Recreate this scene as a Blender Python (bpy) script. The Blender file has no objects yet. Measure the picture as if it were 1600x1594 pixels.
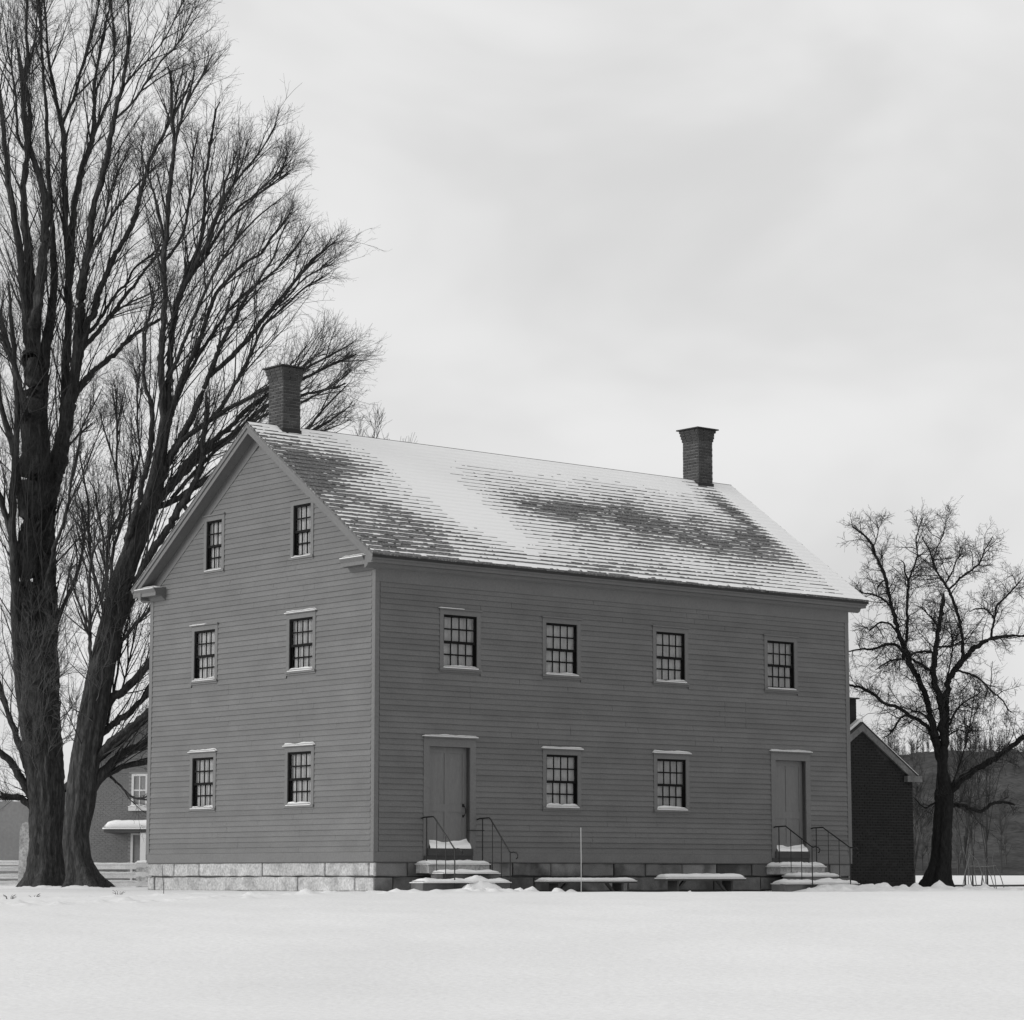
import bpy, math, random
import numpy as np
from mathutils import Vector, Matrix, noise as mnoise
rad = math.radians
rng = np.random.default_rng(7)
random.seed(11)
sc = bpy.context.scene
col = sc.collection
CLOUD_LO, CLOUD_HI, SUN_E, EXPO, WALL = 4.75, 5.85, 1.5, 0.61, 0.119

# ------------------------------------------------------------------ camera
cam_data = bpy.data.cameras.new('camera')
cam = bpy.data.objects.new('camera', cam_data); col.objects.link(cam)
cam.location = (0, 0, 0.32)
cam.rotation_euler = (rad(90 + 7.887), 0, rad(0.03))
cam_data.sensor_width = 36.0
cam_data.lens = 36.0 * 4139.1 / 1600.0
cam_data.clip_start = 0.5; cam_data.clip_end = 6000
sc.camera = cam

# ------------------------------------------------------------------ sky, sun, exposure
SUN_DIR = Vector((-0.90, -0.40, 0.30)).normalized()       # towards the bright side of the overcast
world = bpy.data.worlds.new('World'); sc.world = world; world.use_nodes = True
nt = world.node_tree; nt.nodes.clear()
N = lambda t: nt.nodes.new(t)
out = N('ShaderNodeOutputWorld'); bg = N('ShaderNodeBackground'); bg.inputs['Strength'].default_value = 0.1
sky = N('ShaderNodeTexSky'); sky.sky_type = 'NISHITA'; sky.sun_disc = False
sky.sun_elevation = math.asin(SUN_DIR.z); sky.sun_rotation = math.atan2(SUN_DIR.x, SUN_DIR.y)
sky.air_density = 2.0; sky.dust_density = 5.0
bw = N('ShaderNodeRGBToBW'); nt.links.new(sky.outputs[0], bw.inputs[0])
tc = N('ShaderNodeTexCoord')
mp = N('ShaderNodeMapping'); mp.inputs['Scale'].default_value = (1.8, 1.8, 3.2); mp.inputs['Rotation'].default_value = (0.05, 0.12, 0.3)
mp.inputs['Location'].default_value = (7.3, 4.2, 1.15)
nt.links.new(tc.outputs['Generated'], mp.inputs[0])
cl = N('ShaderNodeTexNoise'); cl.inputs['Scale'].default_value = 3.0; cl.inputs['Detail'].default_value = 4.0
cl.inputs['Roughness'].default_value = 0.5; cl.inputs['Distortion'].default_value = 0.35
nt.links.new(mp.outputs[0], cl.inputs['Vector'])
mr = N('ShaderNodeMapRange'); mr.interpolation_type = 'SMOOTHSTEP'
mr.inputs['From Min'].default_value = 0.30; mr.inputs['From Max'].default_value = 0.68
mr.inputs['To Min'].default_value = CLOUD_LO; mr.inputs['To Max'].default_value = CLOUD_HI
nt.links.new(cl.outputs['Fac'], mr.inputs['Value'])
mx = N('ShaderNodeMix'); mx.data_type = 'FLOAT'; mx.inputs[0].default_value = 0.88     # a deck of cloud that lets a little sky through
nt.links.new(bw.outputs[0], mx.inputs[2]); nt.links.new(mr.outputs[0], mx.inputs[3])
nt.links.new(mx.outputs[0], bg.inputs['Color']); nt.links.new(bg.outputs[0], out.inputs['Surface'])

sun_data = bpy.data.lights.new('sun', 'SUN'); sun_data.energy = SUN_E; sun_data.angle = rad(32)
sun_data.color = (1, 0.995, 0.985)
sun = bpy.data.objects.new('sun', sun_data); col.objects.link(sun)
sun.rotation_euler = SUN_DIR.to_track_quat('Z', 'Y').to_euler()
sun.location = (-60, -10, 60)
sc.view_settings.view_transform = 'Standard'; sc.view_settings.look = 'None'
sc.view_settings.exposure = EXPO; sc.view_settings.gamma = 1.0; sc.view_settings.use_curve_mapping = False
sc.render.engine = 'CYCLES'
sc.cycles.max_bounces = 6; sc.cycles.transparent_max_bounces = 12

# ------------------------------------------------------------------ materials (all procedural, in greys: a black and white photograph)
def mat(name, c, rough=0.8, var=0.12, scale=3.0, stretch=(1, 1, 1), fine=0.0, fine_scale=60.0, bump=0.0, bump_scale=40.0,
        rnd=0.0, spec=0.3, stain=0.0, stain_c=0.05, stain_scale=1.2, stain_lo=0.5, stain_hi=0.65):
    m = bpy.data.materials.new(name); m.use_nodes = True
    t = m.node_tree; b = t.nodes['Principled BSDF']
    L = t.links.new
    g = t.nodes.new('ShaderNodeNewGeometry')
    mpn = t.nodes.new('ShaderNodeMapping'); mpn.inputs['Scale'].default_value = stretch; L(g.outputs['Position'], mpn.inputs[0])
    def noi(s, d=5.0):
        n = t.nodes.new('ShaderNodeTexNoise'); n.inputs['Scale'].default_value = s; n.inputs['Detail'].default_value = d
        L(mpn.outputs[0], n.inputs['Vector']); return n.outputs['Fac']
    def rng_(v, a, b_, lo=0.25, hi=0.75):
        r = t.nodes.new('ShaderNodeMapRange'); r.inputs['From Min'].default_value = lo; r.inputs['From Max'].default_value = hi
        r.inputs['To Min'].default_value = a; r.inputs['To Max'].default_value = b_; L(v, r.inputs['Value']); return r.outputs[0]
    def mul(a, b_):
        q = t.nodes.new('ShaderNodeMath'); q.operation = 'MULTIPLY'; L(a, q.inputs[0])
        if isinstance(b_, float): q.inputs[1].default_value = b_
        else: L(b_, q.inputs[1])
        return q.outputs[0]
    v = mul(rng_(noi(scale), 1 - var, 1 + var), c)
    if fine: v = mul(v, rng_(noi(fine_scale, 3.0), 1 - fine, 1 + fine))
    if rnd:
        oi = t.nodes.new('ShaderNodeObjectInfo'); v = mul(v, rng_(oi.outputs['Random'], 1 - rnd, 1 + rnd, 0, 1))
    if stain:
        s = rng_(noi(stain_scale, 6.0), 0, stain, stain_lo, stain_hi)
        q = t.nodes.new('ShaderNodeMix'); q.data_type = 'FLOAT'; L(s, q.inputs[0]); L(v, q.inputs[2]); q.inputs[3].default_value = stain_c
        v = q.outputs[0]
    L(v, b.inputs['Base Color'])
    b.inputs['Roughness'].default_value = rough
    b.inputs['Specular IOR Level'].default_value = spec
    if bump:
        bn = t.nodes.new('ShaderNodeBump'); bn.inputs['Strength'].default_value = bump; bn.inputs['Distance'].default_value = 0.02
        L(noi(bump_scale, 6.0), bn.inputs['Height']); L(bn.outputs[0], b.inputs['Normal'])
    return m

M = {}
M['paint'] = mat('painted_clapboard', WALL, 0.62, 0.10, 1.1, fine=0.15, fine_scale=24, stretch=(1, 1, 1.8), bump=0.3, bump_scale=45, rnd=0.075, stain=0.30, stain_c=WALL * 0.62, stain_scale=0.9, stain_lo=0.50, stain_hi=0.75)
M['trim'] = mat('painted_trim', WALL * 1.03, 0.58, 0.06, 1.6, fine=0.13, fine_scale=24, bump=0.2, bump_scale=45)
M['door'] = mat('painted_door', WALL * 1.12, 0.5, 0.08, 2.0, stretch=(6, 6, 0.7), fine=0.14, fine_scale=12, bump=0.15, bump_scale=40)
M['sash'] = mat('dark_sash', 0.006, 0.6, 0.15, 6, spec=0.08)
M['curtain'] = mat('window_blind', 0.50, 0.9, 0.22, 4, stretch=(3, 3, 1.2), rnd=0.15)
M['iron'] = mat('wrought_iron', 0.012, 0.45, 0.2, 20)
M['granite'] = mat('granite', 0.34, 0.85, 0.22, 2.4, fine=0.36, fine_scale=18, bump=0.8, bump_scale=20, rnd=0.12, stain=0.6, stain_c=0.14, stain_scale=3.2, stain_lo=0.52, stain_hi=0.72)
M['granite_shade'] = mat('weathered_shaded_granite', 0.16, 0.85, 0.2, 2.2, fine=0.2, fine_scale=50, bump=0.5, bump_scale=35, rnd=0.2, stain=0.8, stain_c=0.06, stain_scale=1.6, stain_lo=0.48, stain_hi=0.62)  # front foundation: shade of that side mixed into the stone colour, with stains
M['granite_damp_shade'] = mat('damp_shaded_granite', 0.13, 0.8, 0.3, 1.6, fine=0.2, fine_scale=50, bump=0.5, bump_scale=35, rnd=0.35, stain=0.9, stain_c=0.035, stain_scale=1.1, stain_lo=0.45, stain_hi=0.6)  # damp staining and the front's shade put together into one dark colour
M['mortar'] = mat('old_mortar', 0.07, 0.9, 0.2, 6, fine=0.2, fine_scale=40)
M['chimney_brick'] = mat('chimney_brick', 0.048, 0.85, 0.14, 3, fine=0.2, fine_scale=45, bump=0.4, bump_scale=60, rnd=0.28)
M['chimney_mortar'] = mat('chimney_mortar', 0.15, 0.9, 0.3, 5)
M['dark_brick'] = mat('dark_brick', 0.012, 0.85, 0.25, 2, fine=0.2, fine_scale=40, bump=0.3, bump_scale=60, rnd=0.30)
M['dark_mortar'] = mat('dark_mortar', 0.034, 0.9, 0.3, 3)
M['slate'] = mat('cap_stone', 0.02, 0.7, 0.2, 5)
M['shingle'] = mat('weathered_shingle', 0.118, 0.85, 0.2, 2.0, fine=0.35, fine_scale=26, bump=0.5, bump_scale=50, rnd=0.10, stain=0.48, stain_c=0.6, stain_scale=26.0, stain_lo=0.54, stain_hi=0.72)
M['bark'] = mat('maple_bark', 0.036, 0.95, 0.40, 3.0, stretch=(4, 4, 0.85), fine=0.4, fine_scale=8, bump=1.0, bump_scale=9, spec=0.1, stain=0.5, stain_c=0.095, stain_scale=3.5, stain_lo=0.53, stain_hi=0.68)
M['twig'] = mat('twig_bark', 0.042, 0.95, 0.25, 4, spec=0.1)
M['apple_bark'] = mat('apple_bark', 0.020, 0.95, 0.3, 3, stretch=(3, 3, 0.7), fine=0.35, fine_scale=12, bump=0.8, bump_scale=12, spec=0.1)
M['sapling'] = mat('sapling_bark', 0.04, 0.9, 0.25, 3, spec=0.1)
M['far_tree'] = mat('far_bare_wood', 0.068, 0.95, 0.3, 0.12, spec=0.0)
M['wood'] = mat('grey_weathered_wood', 0.05, 0.85, 0.2, 3, stretch=(1, 1, 4), fine=0.2, fine_scale=30, rnd=0.2)
M['old_white'] = mat('whitewashed_board', 0.50, 0.85, 0.16, 2.5, fine=0.12, fine_scale=25, rnd=0.10)
M['white'] = mat('white_paint', 0.52, 0.6, 0.05, 3)
M['far_brick'] = mat('far_brick', 0.165, 0.9, 0.10, 0.7, fine=0.12, fine_scale=9, rnd=0.15)
M['far_mortar'] = mat('far_mortar', 0.20, 0.9, 0.12, 1.0)
M['far_pane'] = mat('far_window_pane', 0.20, 0.3, 0.2, 2)
M['rake_wood'] = mat('weathered_rake_board', 0.12, 0.85, 0.3, 3, fine=0.3, fine_scale=14, rnd=0.1)
M['pole'] = mat('pale_bean_pole', 0.20, 0.9, 0.25, 4, rnd=0.3)
M['stake'] = mat('pale_stake', 0.34, 0.6, 0.05, 4)
M['snow'] = mat('snow', 0.80, 0.75, 0.025, 0.5, fine=0.02, fine_scale=18, bump=0.25, bump_scale=6.0, spec=0.15)
M['ground_snow'] = mat('ground_snow', 0.73, 0.75, 0.05, 0.30, fine=0.075, fine_scale=14, bump=0.5, bump_scale=7.0, spec=0.15)
M['hill'] = mat('wooded_hill_floor', 0.064, 0.95, 0.4, 0.10, fine=0.35, fine_scale=1.2, spec=0.0)

def glass_mat():
    m = bpy.data.materials.new('old_window_glass'); m.use_nodes = True
    t = m.node_tree; t.nodes.clear(); L = t.links.new
    o = t.nodes.new('ShaderNodeOutputMaterial'); tr = t.nodes.new('ShaderNodeBsdfTransparent'); gl = t.nodes.new('ShaderNodeBsdfGlossy')
    tr.inputs['Color'].default_value = (0.86, 0.86, 0.86, 1); gl.inputs['Roughness'].default_value = 0.04
    lw = t.nodes.new('ShaderNodeLayerWeight'); lw.inputs['Blend'].default_value = 0.5
    pw = t.nodes.new('ShaderNodeMath'); pw.operation = 'POWER'; pw.inputs[1].default_value = 4.0; L(lw.outputs['Facing'], pw.inputs[0])
    fr = t.nodes.new('ShaderNodeMath'); fr.operation = 'MULTIPLY_ADD'; fr.inputs[1].default_value = 0.9; fr.inputs[2].default_value = 0.035; L(pw.outputs[0], fr.inputs[0])
    oi = t.nodes.new('ShaderNodeObjectInfo'); g = t.nodes.new('ShaderNodeNewGeometry')
    ad = t.nodes.new('ShaderNodeVectorMath'); ad.operation = 'ADD'; L(g.outputs['Position'], ad.inputs[0])
    cb = t.nodes.new('ShaderNodeCombineXYZ'); s7 = t.nodes.new('ShaderNodeMath'); s7.operation = 'MULTIPLY'; s7.inputs[1].default_value = 40.0
    L(oi.outputs['Random'], s7.inputs[0]); L(s7.outputs[0], cb.inputs[0]); L(cb.outputs[0], ad.inputs[1])
    n = t.nodes.new('ShaderNodeTexNoise'); n.inputs['Scale'].default_value = 3.0; n.inputs['Detail'].default_value = 0.0
    L(ad.outputs[0], n.inputs['Vector'])
    bp = t.nodes.new('ShaderNodeBump'); bp.inputs['Strength'].default_value = 0.06; bp.inputs['Distance'].default_value = 0.01
    L(n.outputs['Fac'], bp.inputs['Height']); L(bp.outputs[0], gl.inputs['Normal'])
    mxs = t.nodes.new('ShaderNodeMixShader'); L(fr.outputs[0], mxs.inputs[0]); L(tr.outputs[0], mxs.inputs[1]); L(gl.outputs[0], mxs.inputs[2])
    L(mxs.outputs[0], o.inputs['Surface']); return m
M['glass'] = glass_mat()

# ------------------------------------------------------------------ building blocks
def link(o, parent=None):
    col.objects.link(o)
    if parent is not None: o.parent = parent
    return o
def empty(name, loc=(0, 0, 0), rz=0.0):
    o = bpy.data.objects.new(name, None); o.empty_display_size = 0.3
    o.location = loc; o.rotation_euler = (0, 0, rz); return link(o)
def tag(o, label=None, cat=None, group=None, kind=None):
    if label: o['label'] = label
    if cat: o['category'] = cat
    if group: o['group'] = group
    if kind: o['kind'] = kind
    return o
class MB:
    """collects vertices and faces; T maps (a, b, c) to the local frame of the object that is built"""
    def __init__(s, T=None): s.v = []; s.f = []; s.T = T or (lambda a, b, c: (a, b, c))
    def add(s, vs, fs):
        n = len(s.v); s.v += [s.T(*p) for p in vs]; s.f += [tuple(i + n for i in f) for f in fs]; return s
    def box(s, a0, a1, b0, b1, c0, c1):
        return s.add([(a0, b0, c0), (a1, b0, c0), (a1, b1, c0), (a0, b1, c0), (a0, b0, c1), (a1, b0, c1), (a1, b1, c1), (a0, b1, c1)],
                     [(0, 3, 2, 1), (4, 5, 6, 7), (0, 1, 5, 4), (1, 2, 6, 5), (2, 3, 7, 6), (3, 0, 4, 7)])
    def prism(s, poly, fn, d0, d1):
        """poly of (p, q), extruded from d0 to d1; fn(p, q, d) -> (a, b, c)"""
        n = len(poly); vs = [fn(p, q, d0) for p, q in poly] + [fn(p, q, d1) for p, q in poly]
        fs = [tuple(range(n))[::-1], tuple(range(n, 2 * n))] + [(i, (i + 1) % n, n + (i + 1) % n, n + i) for i in range(n)]
        return s.add(vs, fs)
    def tube(s, pts, rs, sides=8):
        pts = [Vector(p) for p in pts]
        if not hasattr(rs, '__len__'): rs = [rs] * len(pts)
        vs = []; fs = []
        for i, p in enumerate(pts):
            t = (pts[min(i + 1, len(pts) - 1)] - pts[max(i - 1, 0)]).normalized()
            ref = Vector((0, 0, 1)) if abs(t.z) < 0.9 else Vector((1, 0, 0))
            u = t.cross(ref).normalized(); w = u.cross(t)
            for k in range(sides):
                a = 2 * math.pi * k / sides; vs.append(tuple(p + (u * math.cos(a) + w * math.sin(a)) * rs[i]))
        for i in range(len(pts) - 1):
            for k in range(sides):
                a = i * sides + k; b = i * sides + (k + 1) % sides; fs.append((a, b, b + sides, a + sides))
        fs.append(tuple(range(sides))[::-1]); fs.append(tuple((len(pts) - 1) * sides + k for k in range(sides)))
        return s.add(vs, fs)
    def mesh(s, name, m, smooth=False):
        me = bpy.data.meshes.new(name); me.from_pydata(s.v, [], s.f); me.materials.append(m)
        if smooth: me.polygons.foreach_set('use_smooth', [True] * len(me.polygons))
        me.update(); return me
    def build(s, name, m, parent=None, smooth=False):
        return link(bpy.data.objects.new(name, s.mesh(name, m, smooth)), parent)
def snow_cap(mb, a0, a1, b0, b1, c, h, na=None, nb=None, edge=0.06, seed=0.0, rough=0.35, over=0.012):
    """a lumpy cushion of snow lying on the rectangle a0..a1 x b0..b1 at height c"""
    na = na or max(4, int((a1 - a0) / 0.06)); nb = nb or max(3, int((b1 - b0) / 0.05))
    vs = []; fs = []
    for j in range(nb + 1):
        for i in range(na + 1):
            u = i / na; w = j / nb
            a = a0 - over + (a1 - a0 + 2 * over) * u; b = b0 - over + (b1 - b0 + 2 * over) * w
            d = min(u * (a1 - a0), (1 - u) * (a1 - a0)); e = min(w, 1 - w) * (b1 - b0)
            fa = min(1, d / edge) if edge else 1; fb = min(1, e / min(edge, (b1 - b0) * 0.4))
            q = math.sqrt(max(0, fa * (2 - fa))) * math.sqrt(max(0, fb * (2 - fb)))
            nn = mnoise.noise((a * 2.3 + seed, b * 5 + seed * 2, seed)) * rough + mnoise.noise((a * 9 + seed, b * 9, seed)) * rough * 0.5
            vs.append((a, b, c + 0.004 + h * (0.12 + 0.88 * q) * (1 + nn)))
    for j in range(nb):
        for i in range(na):
            k = j * (na + 1) + i; fs.append((k, k + 1, k + na + 2, k + na + 1))
    n = len(vs)
    ring = [i for i in range(na + 1)] + [j * (na + 1) + na for j in range(1, nb + 1)] + [nb * (na + 1) + i for i in range(na - 1, -1, -1)] + [j * (na + 1) for j in range(nb - 1, 0, -1)]
    for r in ring: vs.append((vs[r][0], vs[r][1], c - 0.006))
    for q in range(len(ring)):
        p = (q + 1) % len(ring); fs.append((ring[q], ring[p], n + p, n + q))
    return mb.add(vs, fs)

# ------------------------------------------------------------------ the house frame
YAW = rad(39.97); CX, CY = -3.0325, 58.0; S = 0.652            # near corner of the house; S is the height of the sill above the ground
CU, SU = math.cos(YAW), math.sin(YAW)
def hw(x, y, z=0.0): return (CX + x * CU - y * SU, CY + x * SU + y * CU, z)
LEN, DEP = 15.115, 9.147; RZ = 10.23; EZ = 6.68; EO = 0.40; MID = DEP / 2
SL = (RZ - EZ) / (MID + EO)
roofz = lambda y: RZ - SL * abs(y - MID)

# ------------------------------------------------------------------ ground: one sheet of snow out to the horizon
def smooth(a, b, t):
    t = np.clip((t - a) / (b - a), 0, 1); return t * t * (3 - 2 * t)
def axis(segs):
    o = []
    for a, b, st in segs: o += list(np.arange(a, b, st))
    return np.array(o + [segs[-1][1]])
gx = axis([(-3000, -600, 400), (-600, -120, 60), (-120, -34, 4), (-34, -14, 0.5), (-14, 0, 0.11), (0, 19, 0.07), (19, 20, 0.11), (20, 40, 0.7), (40, 120, 5), (120, 600, 60), (600, 3000, 400)])
gy = axis([(-3000, -600, 400), (-600, -120, 60), (-120, -40, 4), (-40, -15, 0.6), (-15, -5, 0.22), (-5, -0.4, 0.085), (-0.4, 14, 0.5), (14, 60, 3), (60, 600, 30), (600, 3000, 400)])
GX, GY = np.meshgrid(gx, gy)
WX = CX + GX * CU - GY * SU; WY = CY + GX * SU + GY * CU
def field(WX, WY):
    z = -1.28 * (1 - smooth(27.0, 55.0, WY) ** 0.85)
    z = z + 0.0023 * np.clip(WY - 105, 0, 240)
    z = z + 0.035 * np.sin(WX * 0.21 + WY * 0.13) * smooth(20, 30, WY) * (1 - smooth(52, 58, WY))
    return z
GZ = field(WX, WY)
def clods(n, lx, ly, r0, r1, h0, h1):
    for _ in range(n):
        x = random.uniform(*lx); y = ly(x) + random.gauss(0, 0.28); r = random.uniform(r0, r1); h = random.uniform(h0, h1) * (0.5 + random.random() ** 2)
        i0, i1 = np.searchsorted(gx, [x - 3 * r, x + 3 * r]); j0, j1 = np.searchsorted(gy, [y - 3 * r, y + 3 * r])
        dx = GX[j0:j1, i0:i1] - x; dy = GY[j0:j1, i0:i1] - y
        GZ[j0:j1, i0:i1] = np.maximum(GZ[j0:j1, i0:i1], 0 * dx + GZ[j0:j1, i0:i1] + h * np.exp(-(dx * dx + dy * dy * 1.3) / (r * r)))
ridge = np.exp(-((GY + 2.35) / 0.55) ** 2) * smooth(0.3, 2.0, GX) * (1 - smooth(17, 20, GX))
trench = np.exp(-((GY + 3.6) / 0.55) ** 2) * smooth(-1, 2, GX) * (1 - smooth(18, 21, GX))
GZ -= 0.05 * trench + 0.13 * smooth(0.5, 2.5, GX) * (1 - smooth(10.6, 12.5, GX)) * smooth(-6.5, -4.6, GY) * (GY < 0.5)
clods(620, (0.6, 18.0), lambda x: -2.35, 0.05, 0.14, 0.012, 0.06)
clods(420, (0.2, 18.5), lambda x: -3.9 + 0.2 * math.sin(x * 1.7), 0.05, 0.16, 0.015, 0.06)
clods(70, (0.8, 4.6), lambda x: -1.9, 0.10, 0.26, 0.02, 0.075)
clods(60, (11.5, 17), lambda x: -2.2, 0.10, 0.26, 0.02, 0.07)
clods(260, (-13.0, 1.0), lambda x: -3.4 + 0.35 * math.sin(x), 0.06, 0.17, 0.012, 0.05)
clods(110, (-9.0, -0.4), lambda x: -1.4, 0.06, 0.16, 0.01, 0.035)
fx = np.vectorize(lambda a, b: mnoise.noise((a * 0.9, b * 0.9, 0.3)))
jj = slice(*np.searchsorted(gy, [-15, 14])); ii = slice(*np.searchsorted(gx, [-14, 20]))
GZ[jj, ii] += 0.018 * fx(WX[jj, ii], WY[jj, ii])
# drift that buries the foot of each flight of steps
for sx, w in ((1.9, 1.3), (13.3, 1.4)):
    GZ += 0.15 * np.exp(-((GX - sx) / (w * 0.8)) ** 2 - ((GY + 1.38) / 0.30) ** 2)
inside = (GX > 0.25) & (GX < LEN - 0.25) & (GY > 0.25) & (GY < DEP - 0.25)
GZ[inside] = -0.3
nx, ny = len(gx), len(gy)
V = np.stack([WX, WY, GZ], -1).reshape(-1, 3)
idx = np.arange(nx * ny).reshape(ny, nx)
F = np.stack([idx[:-1, :-1], idx[:-1, 1:], idx[1:, 1:], idx[1:, :-1]], -1).reshape(-1, 4)
def np_mesh(name, V, F, m, smooth_=False):
    me = bpy.data.meshes.new(name); k = F.shape[1]
    me.vertices.add(len(V)); me.vertices.foreach_set('co', np.ascontiguousarray(V, dtype=np.float32).ravel())
    me.loops.add(F.size); me.loops.foreach_set('vertex_index', np.ascontiguousarray(F, dtype=np.int32).ravel())
    me.polygons.add(len(F)); me.polygons.foreach_set('loop_start', np.arange(0, F.size, k, dtype=np.int32))
    if smooth_: me.polygons.foreach_set('use_smooth', np.ones(len(F), dtype=bool))
    me.materials.append(m); me.update(calc_edges=True); me.validate(); return me
ground = link(bpy.data.objects.new('ground', np_mesh('ground', V, F, M['ground_snow'], True))); tag(ground, kind='structure')
def gz(x, y): return float(field(np.array(float(x)), np.array(float(y))))

# ------------------------------------------------------------------ the house
house = empty('clapboard_house', (CX, CY, 0), YAW)
tag(house, 'large two-storey clapboard house with a snowy shingle roof and two brick chimneys', 'house')
FR = lambda a, o, z: (a, -o, z + S)                 # front wall: a along the wall, o outwards, z above the sill
GA = lambda a, o, z: (-o, -a, z + S)                # gable wall: a = -y
HL = lambda x, y, z: (x, y, z + S)

front_wins = [(1.897, 2.862, 4.316, 5.507, 4), (4.925, 5.882, 4.316, 5.507, 4), (8.408, 9.356, 4.316, 5.507, 4), (12.185, 13.140, 4.316, 5.507, 4),
              (4.928, 5.884, 1.258, 2.462, 4), (8.407, 9.353, 1.258, 2.462, 4)]
front_doors = [(1.506, 2.667, 0.30, 2.544), (12.419, 13.491, 0.30, 2.544)]
gable_wins = [(-7.186, -6.290, 4.320, 5.512, 4), (-3.238, -2.320, 4.320, 5.512, 4), (-7.182, -6.280, 1.276, 2.475, 4), (-3.246, -2.330, 1.276, 2.475, 4),
              (-6.730, -6.070, 6.932, 8.129, 3), (-3.125, -2.440, 6.932, 8.129, 3)]
ZT = 6.42                                            # top of the wall under the cornice

def wall_core(T, a0, a1, z0, z1, holes, name, roof=None):
    mb = MB(T); xs = sorted({a0, a1, *[h[0] for h in holes], *[h[1] for h in holes]}); zs = sorted({z0, z1, *[h[2] for h in holes], *[h[3] for h in holes]})
    for i in range(len(xs) - 1):
        for j in range(len(zs) - 1):
            xm = (xs[i] + xs[i + 1]) / 2; zm = (zs[j] + zs[j + 1]) / 2
            if any(h[0] < xm < h[1] and h[2] < zm < h[3] for h in holes): continue
            mb.box(xs[i], xs[i + 1], -0.14, -0.004, zs[j], zs[j + 1])
    return mb.build(name, M['paint'], house)
front_wall = wall_core(FR, 0.02, LEN - 0.02, -0.02, ZT + 0.2, front_wins + front_doors, 'wall')
gable_wall = MB(GA)
def gable_core():
    zs = sorted({-0.02, ZT + 0.2, *[h[2] for h in gable_wins], *[h[3] for h in gable_wins]} | set(np.arange(ZT + 0.2, RZ - 0.2, 0.25)))
    for j in range(len(zs) - 1):
        z0, z1 = zs[j], zs[j + 1]; lim = lambda z: min(MID - 0.02, (RZ - 0.16 - z) / SL)
        cuts = [-MID - lim(z1), -MID + lim(z1)]
        holes = [h for h in gable_wins if h[2] < (z0 + z1) / 2 < h[3]]
        xs = sorted(cuts + [h[0] for h in holes] + [h[1] for h in holes])
        for i in range(0, len(xs), 2): gable_wall.box(xs[i], xs[i + 1], -0.14, -0.004, z0, z1)
    return gable_wall.build('wall', M['paint'], house)
gable_wall = gable_core()
back = MB(HL); back.box(0.02, LEN - 0.02, DEP - 0.14, DEP - 0.02, -0.02, ZT + 0.2); back.build('wall', M['paint'], house)
end = MB(HL); end.prism([(0.02, -0.02), (DEP - 0.02, -0.02), (DEP - 0.02, ZT + 0.1), (MID, RZ - 0.2), (0.02, ZT + 0.1)], lambda p, q, d: (d, p, q), LEN - 0.14, LEN - 0.02)
end.build('wall', M['paint'], house)

# clapboards: each board between two openings is an object, all sharing one bevelled unit board
EXP = 0.1235; SKIRT = 0.215
ub = MB()
ub.add([(0, -0.022, 0), (1, -0.022, 0), (1, 0, 0), (0, 0, 0), (0, -0.0045, EXP * 1.04), (1, -0.0045, EXP * 1.04), (1, 0, EXP * 1.04), (0, 0, EXP * 1.04)],
       [(0, 3, 2, 1), (4, 5, 6, 7), (0, 1, 5, 4), (1, 2, 6, 5), (2, 3, 7, 6), (3, 0, 4, 7)])
def joined(cuts):
    mb = MB(); e = [0.0] + cuts + [1.0]
    for i in range(len(e) - 1):
        a, b = e[i] + (0.00022 if i else 0), e[i + 1] - (0.00022 if i < len(e) - 2 else 0); d = random.uniform(-0.0012, 0.0012)
        mb.add([(a, -0.026 + d, 0), (b, -0.026 - d, 0), (b, 0, 0), (a, 0, 0), (a, -0.0045, EXP * 1.04), (b, -0.0045, EXP * 1.04), (b, 0, EXP * 1.04), (a, 0, EXP * 1.04)],
               [(0, 3, 2, 1), (4, 5, 6, 7), (0, 1, 5, 4), (1, 2, 6, 5), (2, 3, 7, 6), (3, 0, 4, 7)])
    return mb.mesh('clapboard', M['paint'])
ub_me = [joined([])] + [joined([random.uniform(0.25, 0.75)]) for _ in range(8)] + [joined(sorted(random.uniform(0.08, 0.92) for _ in range(random.choice((2, 3))))) for _ in range(14)]
def board(T, parent, rz, a0, a1, z):
    L_ = a1 - a0; o = bpy.data.objects.new('clapboard', ub_me[0 if L_ < 2.2 else random.randrange(0, 9) if L_ < 5 else random.randrange(9, 23)]); link(o, parent)
    o.rotation_euler = (random.uniform(-0.012, 0.02), 0, rz)
    o.location = Vector(T(a0, random.uniform(-0.001, 0.003), z + random.uniform(-0.0035, 0.0035))); o.scale = (a1 - a0, 1, 1)
def gaps(a0, a1, z, opens, pad):
    mid = z + EXP / 2; cuts = sorted((h[0] - pad, h[1] + pad) for h in opens if h[2] - 0.10 < mid < h[3] + 0.13)
    segs = []; p = a0
    for c0, c1 in cuts:
        if c0 > p: segs.append((p, c0))
        p = max(p, c1)
    if p < a1: segs.append((p, a1))
    return segs
z = SKIRT
while z < ZT - 0.30:
    for s0, s1 in gaps(0.115, LEN - 0.115, z, front_wins + front_doors, 0.115): board(FR, front_wall, 0, s0, s1, z)
    z += EXP
z = SKIRT
while z < RZ - 0.75:
    half = min(MID - 0.115, (RZ - 0.30 - (z + EXP)) / SL)
    if half < 0.25: break
    for s0, s1 in gaps(-MID - half, -MID + half, z, gable_wins, 0.115): board(GA, gable_wall, rad(-90), s0, s1, z)
    z += EXP

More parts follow.
